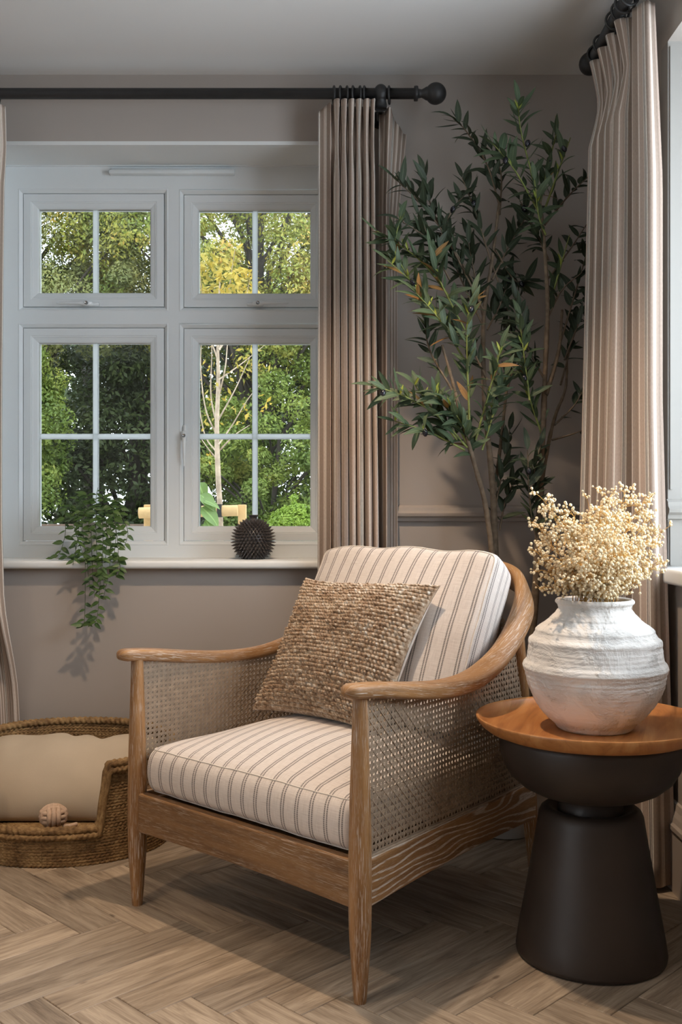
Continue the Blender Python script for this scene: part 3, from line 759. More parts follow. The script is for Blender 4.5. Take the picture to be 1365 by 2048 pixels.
# ------------------------------------------------------------------ boucle scatter cushion on the seat
sc = thing('scatter_cushion', CO, CA, 'square chunky knit scatter cushion in mottled jute tones on the armchair', 'cushion')
def pillow_xyz(a, b, side, lump=0.0):
    """a across, b up (-1..1); side +1 front, -1 back"""
    W, Hh = 0.230, 0.196
    pin_a = 1 - 0.085 * (1 - b * b) ** 1.0; pin_b = 1 - 0.07 * (1 - a * a)
    x = W * a * (1 - 0.115 * (1 - np.abs(b) ** 2.2)); z = Hh * b * (1 - 0.09 * (1 - np.abs(a) ** 2.2))
    th_ = 0.076 * (np.clip(1 - np.abs(a) ** 2.3, 0, 1) ** 0.62) * (np.clip(1 - np.abs(b) ** 2.3, 0, 1) ** 0.62) + 0.0006
    th_ = th_ * (1 + 0.10 * smooth_noise(a * 2.2, b * 2.2, 11))
    y = -side * (th_ + lump)
    # stand it up: lean back, turn a little, sag to the right
    z = z + 0.008 * np.sin(a * 2.2 + 0.6) * (b + 1) / 2
    ln = R(26)
    X = x * cos(R(3)) + z * sin(R(5)) * 1.0; Z = z - x * 0.02
    u = -0.045 + X; v = 0.402 + Z * sin(ln) + y * cos(ln); w = 0.616 + Z * cos(ln) - y * sin(ln)
    # it rests on the seat and leans on the back cushion
    sx_n, sy_n = u / (SX / 2), (v - 0.012 - SY / 2) / (SY / 2)
    top = 0.281 + SZ + 0.060 * np.clip(1 - np.abs(sx_n) ** 2.6, 0, 1) * np.clip(1 - np.abs(sy_n) ** 2.4, 0, 1) + 0.005
    w = np.maximum(w, top)
    zz = np.clip((w - 0.448) / cos(lean), 0, BZ); xn = u / (BX / 2); zn = zz / (BZ / 2) - 1
    front = 0.400 + zz * sin(lean) - 0.046 * np.clip(1 - np.abs(xn) ** 2.4, 0, 1) * np.clip(1 - np.abs(zn) ** 2.4, 0, 1) - 0.010
    if side < 0: v = np.minimum(v, front)
    return np.stack([u, v, w], -1)
na, nb = 44, 37
ra, rb = 7 * na, 8 * nb
a_ = np.linspace(-1, 1, ra); b_ = np.linspace(-1, 1, rb); Aa, Bb = np.meshgrid(a_, b_, indexing='ij')
row = (Bb + 1) / 2 * nb; jit = np.random.default_rng(3)
k_row = np.clip(np.floor(row).astype(int), 0, nb - 1); fr = row - k_row
ph = jit.uniform(0, 1, nb)[k_row]; stretch = jit.uniform(0.92, 1.08, nb)[k_row]
al_ = (Aa + 1) / 2 * na * stretch + ph + 0.35 * (fr - 0.5); k_col = np.floor(al_).astype(int); fc = al_ - k_col
size = jit.uniform(0.55, 1.25, (nb, na * 2 + 4))[k_row, np.clip(k_col, 0, na * 2 + 3)]
lump = 0.0135 * np.sqrt(np.clip(1 - (2 * fr - 1) ** 2, 0, 1)) * (0.06 + 0.94 * np.clip(1 - (2 * fc - 1) ** 2, 0, 1) ** 0.8) * size
edge = np.clip((1 - np.maximum(np.abs(Aa), np.abs(Bb))) * 34, 0, 1)
mb = MB(); mb.grid(pillow_xyz(Aa, Bb, 1, lump * edge), None); mb.build('cushion_front', JUTE, sc, smooth=True)
a2 = np.linspace(-1, 1, 60); A2, B2 = np.meshgrid(a2, a2, indexing='ij')
mb = MB(); mb.grid(pillow_xyz(A2, B2, -1, 0.0), None, flip=True); o = mb.build('cushion_back', PIPING, sc); o['label'] = 'plain pale backing cloth'

# ------------------------------------------------------------------ side table
TX, TY = 0.551, 2.205
tbl = thing('side_table', (TX, TY, 0), R(-20), 'round side table with orange wooden tray top on dark bronze hourglass base', 'table')
mb = MB(); lathe(mb, [(0.0, 0.0), (0.155, 0.0), (0.162, 0.004), (0.163, 0.012), (0.158, 0.045), (0.150, 0.09), (0.139, 0.15), (0.127, 0.22), (0.116, 0.285), (0.113, 0.305), (0.108, 0.316), (0.098, 0.323), (0.088, 0.322), (0.080, 0.316), (0.070, 0.314)], 72); mb.build('base', BRONZE, tbl)
mb = MB(); lathe(mb, [(0.072, 0.312), (0.070, 0.322), (0.068, 0.335), (0.072, 0.348), (0.085, 0.353)], 64); mb.build('neck', BRONZE, tbl)
mb = MB(); lathe(mb, [(0.0, 0.350), (0.085, 0.350), (0.105, 0.352), (0.128, 0.358), (0.152, 0.370), (0.175, 0.390), (0.190, 0.415), (0.198, 0.445), (0.199, 0.470), (0.198, 0.481), (0.190, 0.483), (0.0, 0.483)], 72); mb.build('bowl', BRONZE, tbl)
mb = MB(); lathe(mb, [(0.0, 0.4825), (0.20, 0.4825), (0.213, 0.484), (0.228, 0.490), (0.241, 0.500), (0.249, 0.511), (0.2515, 0.517), (0.2505, 0.5195), (0.2465, 0.5195), (0.243, 0.516), (0.235, 0.508), (0.222, 0.501), (0.205, 0.4965), (0.19, 0.4955), (0.0, 0.4955)], 96); mb.build('tray_top', TOPW, tbl, autosmooth=60)

# plaster vase
vs = thing('vase', (0.557, 2.195, 0.4957), R(30), 'large round white plaster vase with ridges, on the side table', 'vase')
VP = [(0.0, 0.0), (0.080, 0.0), (0.086, 0.004), (0.092, 0.012), (0.108, 0.026), (0.122, 0.042), (0.133, 0.058), (0.143, 0.076), (0.151, 0.094), (0.1555, 0.110), (0.1575, 0.121), (0.1610, 0.129), (0.1625, 0.135), (0.1605, 0.142), (0.1545, 0.150), (0.1520, 0.160),
      (0.1500, 0.172), (0.1480, 0.184), (0.1490, 0.191), (0.1455, 0.198), (0.138, 0.204), (0.1340, 0.211), (0.1320, 0.217), (0.1275, 0.222), (0.117, 0.229), (0.105, 0.237), (0.093, 0.247), (0.084, 0.257), (0.0800, 0.264), (0.0815, 0.270), (0.0860, 0.275), (0.0868, 0.280), (0.084, 0.2835), (0.079, 0.283), (0.074, 0.277), (0.074, 0.25), (0.10, 0.21), (0.12, 0.15), (0.09, 0.03), (0.0, 0.02)]
VPs = spline(VP[1:-4], 190); VPs = np.vstack([[VP[0]], VPs, VP[-4:]]); VPs = np.clip(VPs, 0, None); VPs[:, 0] *= np.where(VPs[:, 1] < 0.24, 0.958, 0.975)
def vwob(th_, z):
    big = smooth_noise(np.cos(th_) * 4, z * 30 + np.sin(th_) * 4, 21) * 0.0011
    fine = smooth_noise(np.cos(th_) * 26 + z * 40, np.sin(th_) * 26 - z * 120, 22) * 0.0010
    rings = np.sin(z * 620 + 0.8 * np.sin(th_ * 2)) * 0.0006
    zone = np.clip(smooth_noise(np.cos(th_) * 2.2 + 1, z * 16 + np.sin(th_) * 2, 23) + 0.35, 0, 1)
    return (big + fine * zone * 2.4 + rings * 0.6) * np.clip(z / 0.02, 0, 1) * np.clip((0.30 - z) / 0.03, 0.15, 1)
mb = MB(); lathe(mb, VPs, 220, wob=vwob); mb.build('vase_body', PLAST, vs)


# ------------------------------------------------------------------ curtain poles
def finial(mb, c, d, r):
    """ball finial with a collar at the end of a pole; d = outward unit vector"""
    c = Vector(c); d = Vector(d); P, Rr = [], []
    for t, rr in ((-0.030, 0.0165), (-0.0295, 0.0225), (-0.0235, 0.0235), (-0.018, 0.0225), (-0.0175, 0.0150), (-0.006, 0.0125), (0.002, 0.0165), (0.008, 0.020)):
        P.append(c + d * t); Rr.append(rr)
    cb = c + d * (0.010 + r * 0.85)
    for a in np.linspace(R(142), 0, 16): P.append(cb + d * (r * cos(a))); Rr.append(max(0.0006, r * sin(a)))
    tube(mb, P, Rr, 28)
def bracket(mb, c, wall, zdrop=0.034):
    """cup that holds the pole, block below it and the arm back to the wall plate; wall = vector from pole to wall"""
    c = Vector(c); w = Vector(wall); d = w.normalized(); ax = Vector((d.y, -d.x, 0))
    P, Rr = [], []
    for a in np.linspace(0, pi, 14): P.append(c - d * 0.004 - ax * 0 + Vector((0, 0, 0.0275 * cos(a))) ); Rr.append(max(0.0006, 0.0225 * sin(a)))
    tube(mb, P, Rr, 24)
    for s_ in (1,):
        lo = c + Vector((0, 0, -0.050)); 
        tube(mb, [lo, lo + Vector((0, 0, 0.010)), lo + Vector((0, 0, 0.030))], [0.019, 0.020, 0.016], 20)
    tube(mb, [c + Vector((0, 0, -0.036)), c + Vector((0, 0, -0.036)) + w * 0.93], 0.010, 16)
    e = c + Vector((0, 0, -0.036)) + w
    tube(mb, [e - d * 0.010, e - d * 0.002, e - d * 0.0005], [0.024, 0.030, 0.030], 24)
PZ, PY = 2.288, 3.150
pole = thing('curtain_pole', (-0.8, PY, PZ), 0, 'matt black curtain pole with ball end over the front window', 'curtain pole')
mb = MB(); tube(mb, [(-1.6, 0, 0), (1.035, 0, 0)], 0.0168, 24); mb.build('pole', BLACK, pole)
mb = MB(); finial(mb, (1.060, 0, 0), (1, 0, 0), 0.0335); mb.build('finial', BLACK, pole)
for bx in (-1.2, at(762, 187, PY).x + 0.8):
    mb = MB(); bracket(mb, (bx, 0, 0), (0, WY - PY, 0)); mb.build('bracket', BLACK, pole)
P2X, P2Z = 0.742, 2.303
pole2 = thing('curtain_pole', (P2X, 1.6, P2Z), 0, 'matt black curtain pole with ball end on the side wall by the bay', 'curtain pole')
mb = MB(); tube(mb, [(0, -1.0, 0), (0, 1.31, 0)], 0.0168, 24); mb.build('pole', BLACK, pole2)
mb = MB(); finial(mb, (0, 1.335, 0), (0, 1, 0), 0.0335); mb.build('finial', BLACK, pole2)
mb = MB(); bracket(mb, (0, 0.86, 0), (RX - P2X, 0, 0)); mb.build('bracket', BLACK, pole2)

# ------------------------------------------------------------------ curtains
def curtain(name, label, plan, z0, z1, nz=60, nt=420, back=(0, 1), pinch=(), top_slope=None, ring_pts=(), ring_axis='x', ring_c=None, group=None):
    """plan(t, h) -> x, y for t in 0..1 across and height fraction h (0 foot, 1 head)"""
    root = thing(name, (0, 0, 0), 0, label, 'curtain', group)
    t = np.linspace(0, 1, nt); hs = np.concatenate([np.linspace(0, 0.86, nz - 26), np.linspace(0.865, 1, 26)])
    G = np.zeros((nt, len(hs), 3)); uv = np.zeros((nt, len(hs), 2))
    xm, ym = plan(t, 0.5); L = np.concatenate([[0], np.cumsum(np.hypot(np.diff(xm), np.diff(ym)))])
    for j, h in enumerate(hs):
        x, y = plan(t, h); G[:, j, 0] = x; G[:, j, 1] = y
        zt = z1 if top_slope is None else z1 + top_slope(t)
        G[:, j, 2] = z0 + (zt - z0) * h
        uv[:, j, 0] = L; uv[:, j, 1] = z0 + (z1 - z0) * h
    mb = MB(); mb.grid(G, uv); o = mb.build('drape', CURT, root, smooth=True, solid=0.0016)
    for p in ring_pts:
        mb = MB(); th_ = np.linspace(0, 2 * pi, 28, endpoint=False); rr = 0.0255
        c = np.array(p, float)
        a = p[3] if len(p) > 3 else 0.0; c = c[:3]
        e1 = np.array([sin(a), cos(a), 0]) if ring_axis == 'x' else np.array([cos(a), sin(a), 0])
        tube(mb, [c + rr * (np.cos(q_) * e1 + np.sin(q_) * np.array([0, 0, 1])) + np.array([0, 0, -0.0048]) for q_ in th_], 0.0036, 8, closed=True)
        e = c + np.array([0, 0, -0.031]); tube(mb, [e + np.array([0, 0, 0.003]), e + np.array([0, 0, -0.012])], 0.0022, 6)
        mb.build('curtain_ring', BLACK, root)
    return root

def gather(h):
    """how wide the pleats stand at a height: pinched 11 cm under the head, opening again above and below"""
    d = abs(h - 0.945); return 0.32 + 0.68 * np.clip(d / 0.055, 0, 1) ** 1.3 if h > 0.89 else np.clip(1.0 + (0.89 - h) * 0.5, 0, 1.25)
XA, XB = at(637, 0, PY).x, at(751, 0, PY).x
def plan_main(t, h):
    lead = 0.17                                   # flat leading edge, then six tight folds
    f = np.clip((t - lead) / (1 - lead), 0, 1)
    k = 6; ph = 2 * pi * k * f
    amp = 0.033 * gather(h) * np.clip(f * 9, 0, 1)
    sharp = 0.55 * np.sin(ph) + 0.0
    xl = XA + 0.036 * np.clip(t / lead, 0, 1)
    x = np.where(t < lead, xl, XA + 0.036 + (XB - XA - 0.036) * f) + 0.006 * np.sin(ph * 2 + 0.5) * gather(h) * np.clip(f * 9, 0, 1)
    y = PY - 0.004 - amp * np.cos(ph) - amp * 0.25 * np.cos(3 * ph + h * 3) * (1 - h) + 0.012 * np.sin(h * 7 + t * 9) * (1 - h)
    x = x - 0.004 * (1 - h) * (1 - t) + 0.005 * np.sin(h * 5) * t
    y = y + np.where(t < lead, 0.018 * np.cos(t / lead * pi / 2) * 1.0, 0)
    return x, np.minimum(y, WY - 0.03)
rp = [(at(px, 187, PY).x, PY, PZ, R(8 if i % 2 else -6)) for i, px in enumerate((668, 682, 694, 707, 720, 730))]
c1 = curtain('curtain', 'striped curtain gathered at the right of the front window, with six black rings', plan_main, 0.012, 2.258, ring_pts=rp, top_slope=lambda t: np.where(t < 0.17, -0.022 * (1 - t / 0.17), 0.0))
# its return beyond the bracket, one pleat that turns back to the wall (same cloth)
XC, XD = at(766, 0, PY).x, at(813, 0, PY).x
def plan_ret(t, h):
    top = np.clip((h - 0.9) / 0.1, 0, 1)
    x0, x1 = XC - 0.01, at(799, 0, PY).x + 0.030 * np.clip((h - 0.86) / 0.14, 0, 1)
    x = x0 + (x1 - x0) * t ** 0.9
    bump_ = np.exp(-((t - 0.30) / 0.13) ** 2)
    y = PY + 0.050 - 0.062 * bump_ * gather(h) + 0.045 * t ** 2 - 0.010 * np.exp(-((t - 0.68) / 0.09) ** 2)
    return x, np.minimum(y, WY - 0.028)
G = plan_ret
t = np.linspace(0, 1, 120); hs = np.linspace(0, 1, 60); V = np.zeros((120, 60, 3)); UV = np.zeros((120, 60, 2))
for j, h in enumerate(hs):
    x, y = plan_ret(t, h); V[:, j, 0] = x; V[:, j, 1] = y; V[:, j, 2] = 0.012 + (2.243 - 0.050 * np.clip((t - 0.35) / 0.5, 0, 1) - 0.012) * h; UV[:, j, 0] = 0.03 + t * 0.16; UV[:, j, 1] = h
mb = MB(); mb.grid(V, UV); mb.build('return_edge', CURT, c1, solid=0.0016)
mb = MB(); th_ = np.linspace(0, 2 * pi, 28, endpoint=False)
tube(mb, [(at(779, 187, PY).x + 0.003 * cos(q_), PY + 0.0255 * cos(q_), PZ - 0.0048 + 0.0255 * sin(q_)) for q_ in th_], 0.0036, 8, closed=True); mb.build('curtain_ring', BLACK, c1)

XL = at(13, 0, PY).x
def plan_left(t, h):
    ph = 2 * pi * 5 * t
    x1 = XL - 0.010 * np.sin(np.clip(h, 0, 1) * pi) + 0.034 * np.clip(0.42 - h, 0, 1) ** 1.2 / 0.42
    x = x1 - 0.30 * t; y_ = PY - 0.01 - 0.032 * gather(h) * np.sin(ph + 0.6) + 0.02 * np.exp(-(t / 0.05) ** 2)
    lo_ = np.clip((0.32 - h) / 0.16, 0, 1); lo_ = lo_ * lo_ * (3 - 2 * lo_); y = y_ * (1 - lo_) + (3.234 - 0.006 * np.sin(ph)) * lo_   # pressed to the skirting behind the basket
    return x, np.minimum(y, WY - 0.03)
curtain('curtain', 'striped curtain edge at the far left behind the dog basket', plan_left, 0.012, 2.243, ring_pts=[(XL - 0.03 - 0.055 * i, PY, PZ) for i in range(5)])

def plan_right(t, h):
    """stacked along the side wall; the last fold turns its face to the room"""
    k = 4.5; a = 0.70
    f = np.clip(t / a, 0, 1); ph = 2 * pi * k * f
    amp = 0.036 + 0.020 * np.clip(1.15 - h, 0, 1)
    g = gather(h)
    y = 2.955 - 0.36 * f + 0.006 * np.sin(2 * ph)
    x = P2X + 0.016 - 0.010 * (1 - h) + amp * g * np.sin(ph) + 0.018 * f * (1 - 0.5 * h) 
    xe, ye = x, y
    # closing panel, almost square to the camera
    e = np.clip((t - a) / (1 - a), 0, 1)
    xs, ys = P2X + 0.000 - 0.010 * (1 - h) + 0.018 * (1 - 0.5 * h), 2.955 - 0.36
    xe2 = xs + (0.824 + 0.034 * np.clip(0.55 - h, 0, 1) / 0.55 - 0.020 * np.clip((h - 0.80) / 0.2, 0, 1) - xs) * e
    ye2 = ys - 0.045 * np.sin(e * pi * 0.72) + 0.010 * np.sin(e * 2 * pi * 1.5) * (1.1 - 0.6 * h)
    bl = np.clip((t - a + 0.03) / 0.06, 0, 1); bl = bl * bl * (3 - 2 * bl)
    return x * (1 - bl) + xe2 * bl, y * (1 - bl) + ye2 * bl
rp = [(P2X, yy, P2Z, R(12 if i % 2 else -8)) for i, yy in enumerate((2.90, 2.84, 2.70, 2.655, 2.61, 2.57))]
curtain('curtain', 'striped curtain stacked on the side wall at the right, behind the vase', plan_right, 0.014, 2.273, ring_pts=rp, ring_axis='y', nt=520)

# ------------------------------------------------------------------ leaves
def leaf_mesh(name, L, W, curl, fold, mat, tipw=0.5, n=7):
    """pointed leaf along +x, folded on its midrib and curled down; v of the uv is 0 on the midrib"""
    mb = MB(); ts = np.linspace(0, 1, n); G = np.zeros((n, 3, 3)); uv = np.zeros((n, 3, 2))
    for i, t_ in enumerate(ts):
        w_ = W / 2 * max(0.02, (sin(pi * t_ ** (0.5 + tipw * 0.5))) ** 0.8) if 0 < t_ < 1 else 0.0004
        a = curl * t_; x = L * (sin(a) / curl if abs(curl) > 1e-3 else t_); z = -L * ((1 - cos(a)) / curl if abs(curl) > 1e-3 else 0)
        for k, s_ in enumerate((-1, 0, 1)):
            G[i, k] = (x, s_ * w_, z + abs(s_) * w_ * fold); uv[i, k] = (t_, s_ * 0.5)
    mb.grid(G, uv)
    me = bpy.data.meshes.new(name); me.from_pydata(np.concatenate(mb.v).tolist(), [], mb.f)
    ul = me.uv_layers.new(name='UVMap'); ul.data.foreach_set('uv', np.asarray(mb.uv, dtype=np.float32).ravel())
    me.materials.append(mat); me.polygons.foreach_set('use_smooth', [True] * len(me.polygons)); me.update()
    return me
def basis(x, up):
    x = Vector(x).normalized(); up = Vector(up); y = up.cross(x)
    if y.length < 1e-4: y = Vector((0, 1, 0)).cross(x)
    y.normalize(); z = x.cross(y)
    return Matrix((x, y, z)).transposed()
def join_copies(name, items, mat, parent, kind='stuff'):
    """items: (mesh, 4x4) merged into one mesh"""
    mb = MB(); cache = {}
    for me, M4 in items:
        if me.name not in cache:
            cache[me.name] = (np.array([v.co[:] for v in me.vertices]), [tuple(p.vertices) for p in me.polygons], [[tuple(me.uv_layers[0].data[li].uv) for li in p.loop_indices] for p in me.polygons] if me.uv_layers else None)
        v, f, u = cache[me.name]; A = np.array(M4)
        mb.add(v @ A[:3, :3].T + A[:3, 3], f, u)
    return mb.build(name, mat, parent, kind=kind)

# ------------------------------------------------------------------ olive tree in the corner
OT = (0.497, 3.03)
tree = thing('olive_tree', (OT[0], OT[1], 0), 0, 'tall artificial olive tree in a grey pot in the corner behind the armchair', 'plant')
def tl(p): return Vector((p[0] - OT[0], p[1] - OT[1], p[2]))
mb = MB(); lathe(mb, [(0, 0), (0.070, 0), (0.078, 0.004), (0.090, 0.10), (0.100, 0.20), (0.104, 0.23), (0.104, 0.24), (0.098, 0.24), (0.094, 0.215), (0, 0.215)], 40); mb.build('pot', POTG, tree, autosmooth=40)
mb = MB(); lathe(mb, [(0.0, 0.223), (0.05, 0.222), (0.094, 0.216)], 24); mb.build('soil', EARTH, tree)
STEMS = [   # pixel polyline with distance, radius at both ends
    ([(1003, 1600, 3.03), (996, 1250, 3.04), (991, 1095, 3.03), (985, 960, 3.02), (970, 800, 3.02), (968, 640, 3.04), (985, 520, 3.05), (1000, 400, 3.05)], 0.013, 0.004),
    ([(998, 1590, 3.01), (990, 1200, 2.99), (975, 1030, 2.97), (950, 930, 2.93), (930, 860, 2.90), (905, 760, 2.90), (885, 690, 2.90)], 0.010, 0.0035),
    ([(1045, 1590, 3.02), (1062, 1330, 3.00), (1072, 1180, 2.98), (1078, 1060, 2.97), (1085, 900, 2.96), (1092, 720, 2.95), (1096, 600, 2.95), (1086, 450, 2.94), (1080, 400, 2.94)], 0.0135, 0.004),
    ([(1077, 1010, 2.97), (1095, 900, 2.98), (1112, 830, 3.00), (1132, 775, 3.02), (1135, 700, 3.03)], 0.007, 0.003),
    ([(1092, 790, 2.95), (1108, 740, 2.97), (1120, 690, 2.98), (1125, 620, 3.0)], 0.0075, 0.004),
    ([(989, 990, 3.02), (1003, 880, 3.05), (1014, 780, 3.07), (1025, 690, 3.08)], 0.006, 0.003),
]
for pts, r0, r1 in STEMS:
    P = spline([tuple(tl(at(*p))) for p in pts], 40)
    kn = 1 + 0.10 * np.sin(np.linspace(0, 60, 40)) * np.random.default_rng(len(pts)).uniform(0, 1.5, 40)
    mb = MB(); tube(mb, P, np.linspace(r0, r1, 40) * kn, 10); mb.build('trunk', BARK, tree)
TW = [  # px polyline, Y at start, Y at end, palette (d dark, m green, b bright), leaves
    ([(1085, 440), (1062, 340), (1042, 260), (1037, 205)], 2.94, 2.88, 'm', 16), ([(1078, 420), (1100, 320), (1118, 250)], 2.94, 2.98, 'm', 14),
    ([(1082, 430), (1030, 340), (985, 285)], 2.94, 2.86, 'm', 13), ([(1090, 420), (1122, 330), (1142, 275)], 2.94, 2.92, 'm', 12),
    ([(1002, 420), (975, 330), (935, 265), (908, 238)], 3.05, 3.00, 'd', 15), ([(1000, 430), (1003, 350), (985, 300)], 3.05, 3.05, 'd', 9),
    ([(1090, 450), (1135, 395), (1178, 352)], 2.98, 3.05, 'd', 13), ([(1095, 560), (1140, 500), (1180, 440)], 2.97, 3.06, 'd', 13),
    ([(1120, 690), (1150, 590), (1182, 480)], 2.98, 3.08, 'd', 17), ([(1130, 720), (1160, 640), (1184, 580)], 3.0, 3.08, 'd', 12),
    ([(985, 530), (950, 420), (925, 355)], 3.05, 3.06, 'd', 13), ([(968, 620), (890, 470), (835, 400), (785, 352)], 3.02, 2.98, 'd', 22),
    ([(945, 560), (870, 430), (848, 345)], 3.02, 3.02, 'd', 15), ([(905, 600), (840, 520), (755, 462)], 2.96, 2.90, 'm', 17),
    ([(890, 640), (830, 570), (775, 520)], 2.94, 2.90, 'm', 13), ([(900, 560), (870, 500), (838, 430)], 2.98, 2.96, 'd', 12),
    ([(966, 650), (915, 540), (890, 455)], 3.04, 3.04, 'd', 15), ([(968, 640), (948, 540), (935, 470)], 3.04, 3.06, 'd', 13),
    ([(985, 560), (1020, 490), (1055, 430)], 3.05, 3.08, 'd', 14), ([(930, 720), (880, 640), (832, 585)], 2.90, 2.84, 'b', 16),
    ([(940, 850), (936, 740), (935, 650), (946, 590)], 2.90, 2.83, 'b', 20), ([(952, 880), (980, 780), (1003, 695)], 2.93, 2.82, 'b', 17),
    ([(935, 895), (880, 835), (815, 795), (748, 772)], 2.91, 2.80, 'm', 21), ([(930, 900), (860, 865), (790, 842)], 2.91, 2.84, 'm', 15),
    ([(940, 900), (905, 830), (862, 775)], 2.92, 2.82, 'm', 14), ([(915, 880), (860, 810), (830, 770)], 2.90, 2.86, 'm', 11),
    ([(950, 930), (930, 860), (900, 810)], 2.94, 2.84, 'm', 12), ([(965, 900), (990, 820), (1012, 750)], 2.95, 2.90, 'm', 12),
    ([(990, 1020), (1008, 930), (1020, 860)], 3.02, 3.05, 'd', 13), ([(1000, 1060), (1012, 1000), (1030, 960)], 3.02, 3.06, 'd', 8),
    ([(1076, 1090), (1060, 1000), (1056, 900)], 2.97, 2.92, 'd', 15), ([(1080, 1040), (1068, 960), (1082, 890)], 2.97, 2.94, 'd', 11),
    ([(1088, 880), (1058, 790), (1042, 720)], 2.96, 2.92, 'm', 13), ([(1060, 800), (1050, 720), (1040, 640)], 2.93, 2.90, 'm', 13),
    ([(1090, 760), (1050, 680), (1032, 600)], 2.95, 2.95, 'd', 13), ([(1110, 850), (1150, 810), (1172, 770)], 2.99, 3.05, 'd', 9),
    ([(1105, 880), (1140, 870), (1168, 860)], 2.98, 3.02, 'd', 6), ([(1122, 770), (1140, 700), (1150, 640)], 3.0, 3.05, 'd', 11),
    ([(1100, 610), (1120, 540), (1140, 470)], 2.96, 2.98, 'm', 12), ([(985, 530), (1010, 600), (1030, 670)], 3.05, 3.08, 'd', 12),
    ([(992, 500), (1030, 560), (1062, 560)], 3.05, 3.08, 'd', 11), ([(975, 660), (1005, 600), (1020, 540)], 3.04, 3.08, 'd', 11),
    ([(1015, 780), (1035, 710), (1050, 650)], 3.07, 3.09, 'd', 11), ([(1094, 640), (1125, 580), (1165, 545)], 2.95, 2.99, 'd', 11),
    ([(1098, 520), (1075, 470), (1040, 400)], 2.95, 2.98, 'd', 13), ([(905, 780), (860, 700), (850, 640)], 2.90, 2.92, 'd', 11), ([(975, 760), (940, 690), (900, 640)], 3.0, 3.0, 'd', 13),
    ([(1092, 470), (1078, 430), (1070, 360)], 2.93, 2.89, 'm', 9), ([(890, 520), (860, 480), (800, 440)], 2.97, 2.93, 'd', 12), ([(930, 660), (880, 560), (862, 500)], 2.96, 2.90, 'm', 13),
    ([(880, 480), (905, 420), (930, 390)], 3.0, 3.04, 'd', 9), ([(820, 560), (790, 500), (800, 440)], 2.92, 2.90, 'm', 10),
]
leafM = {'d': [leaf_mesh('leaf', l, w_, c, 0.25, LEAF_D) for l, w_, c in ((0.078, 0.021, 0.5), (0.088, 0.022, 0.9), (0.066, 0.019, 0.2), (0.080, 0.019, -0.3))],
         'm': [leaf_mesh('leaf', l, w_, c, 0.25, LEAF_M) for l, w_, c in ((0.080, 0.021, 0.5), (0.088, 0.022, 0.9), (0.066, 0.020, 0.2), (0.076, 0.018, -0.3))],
         'b': [leaf_mesh('leaf', l, w_, c, 0.25, LEAF_M) for l, w_, c in ((0.080, 0.020, 0.5), (0.070, 0.020, 0.3), (0.084, 0.019, 0.8))],
         'y': [leaf_mesh('leaf', 0.030, 0.007, 0.2, 0.4, LEAF_L)], 'z': [leaf_mesh('leaf', 0.070, 0.016, 0.4, 0.2, LEAF_B)]}
rl = random.Random(11); leaves = []; olives = []
for pts, ya, yb, pal, nl in TW:
    n = len(pts); P = spline([tuple(tl(at(p[0], p[1], ya + (yb - ya) * i / (n - 1)))) for i, p in enumerate(pts)], 24)
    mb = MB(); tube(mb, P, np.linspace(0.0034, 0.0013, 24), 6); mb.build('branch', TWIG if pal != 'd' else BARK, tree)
    nl = int(nl * 1.62); az = rl.uniform(0, 6.28)
    for k in range(nl):
        f = 0.14 + 0.84 * (k // 2 * 2 + (0.4 if k % 2 else 0)) / nl; i = min(22, int(f * 23)); p = Vector(P[i]).lerp(Vector(P[i + 1]), f * 23 - i)
        tg = Vector(P[min(23, i + 1)] - P[max(0, i - 1)]).normalized()
        a = az + (k // 2) * 1.5 + (pi if k % 2 else 0) + rl.uniform(-0.4, 0.4)
        s1 = tg.cross(Vector((0, 1, 0))).normalized(); s2 = tg.cross(s1)
        out = s1 * cos(a) + s2 * sin(a) * 0.75
        d = (tg * rl.uniform(0.3, 1.3) + out * rl.uniform(0.5, 1.0) + Vector((rl.uniform(-.25, .25), rl.uniform(-.25, .25), rl.uniform(-0.35, 0.40)))).normalized()
        up = (Vector((0, -0.55, 0.8)) + Vector((rl.uniform(-.5, .5), rl.uniform(-.5, .5), rl.uniform(-.5, .5)))).normalized()
        sc_ = rl.uniform(0.68, 1.12) * (1.0 - 0.30 * (f > 0.9))
        key = pal
        if pal == 'b' and rl.random() < 0.10: key = 'z'
        if pal != 'd' and rl.random() < 0.03: key = 'z'
        leaves.append((rl.choice(leafM[key]), Matrix.LocRotScale(p, basis(d, up).to_quaternion(), Vector((sc_,) * 3)), p.y + OT[1]))
    d = Vector(P[-1] - P[-3]).normalized()
    leaves.append((rl.choice(leafM[pal]), Matrix.LocRotScale(Vector(P[-1]), basis(d, (0, -0.5, 0.6)).to_quaternion(), Vector((0.85,) * 3)), P[-1][1] + OT[1]))
    if pal in 'bm':
        for k in range(5 if pal == 'b' else 2):
            i = rl.randint(10, 23); p = Vector(P[i]); d = Vector((rl.uniform(-.6, .6), rl.uniform(-.5, 0.1), 1)).normalized()
            leaves.append((leafM['y'][0], Matrix.LocRotScale(p, basis(d, (0, -1, 0.2)).to_quaternion(), Vector((1,) * 3)), p.y + OT[1] - 0.2))
    if rl.random() < 0.42: i = rl.randint(12, 21); olives.append(Vector(P[i]) + Vector((rl.uniform(-.012, .012), -0.010, -0.010)))
def leaf_clear(M4):
    for f in (0.0, 0.04, 0.085):
        w_ = M4 @ Vector((f, 0, 0)); X, Y = w_.x + OT[0], w_.y + OT[1]
        if Y > WY - 0.02 or (X > 0.665 and Y < 3.01) or X > RX - 0.02 or (X < 0.235 and Y > 3.055): return False
    return True
leaves = [q_ for q_ in leaves if leaf_clear(q_[1])]
leaves.sort(key=lambda q_: q_[2])
def place_leaf(me, M4, parent, name='leaf'):
    o = bpy.data.objects.new(name, me); COL.objects.link(o); o.parent = parent; o.matrix_local = M4; return o
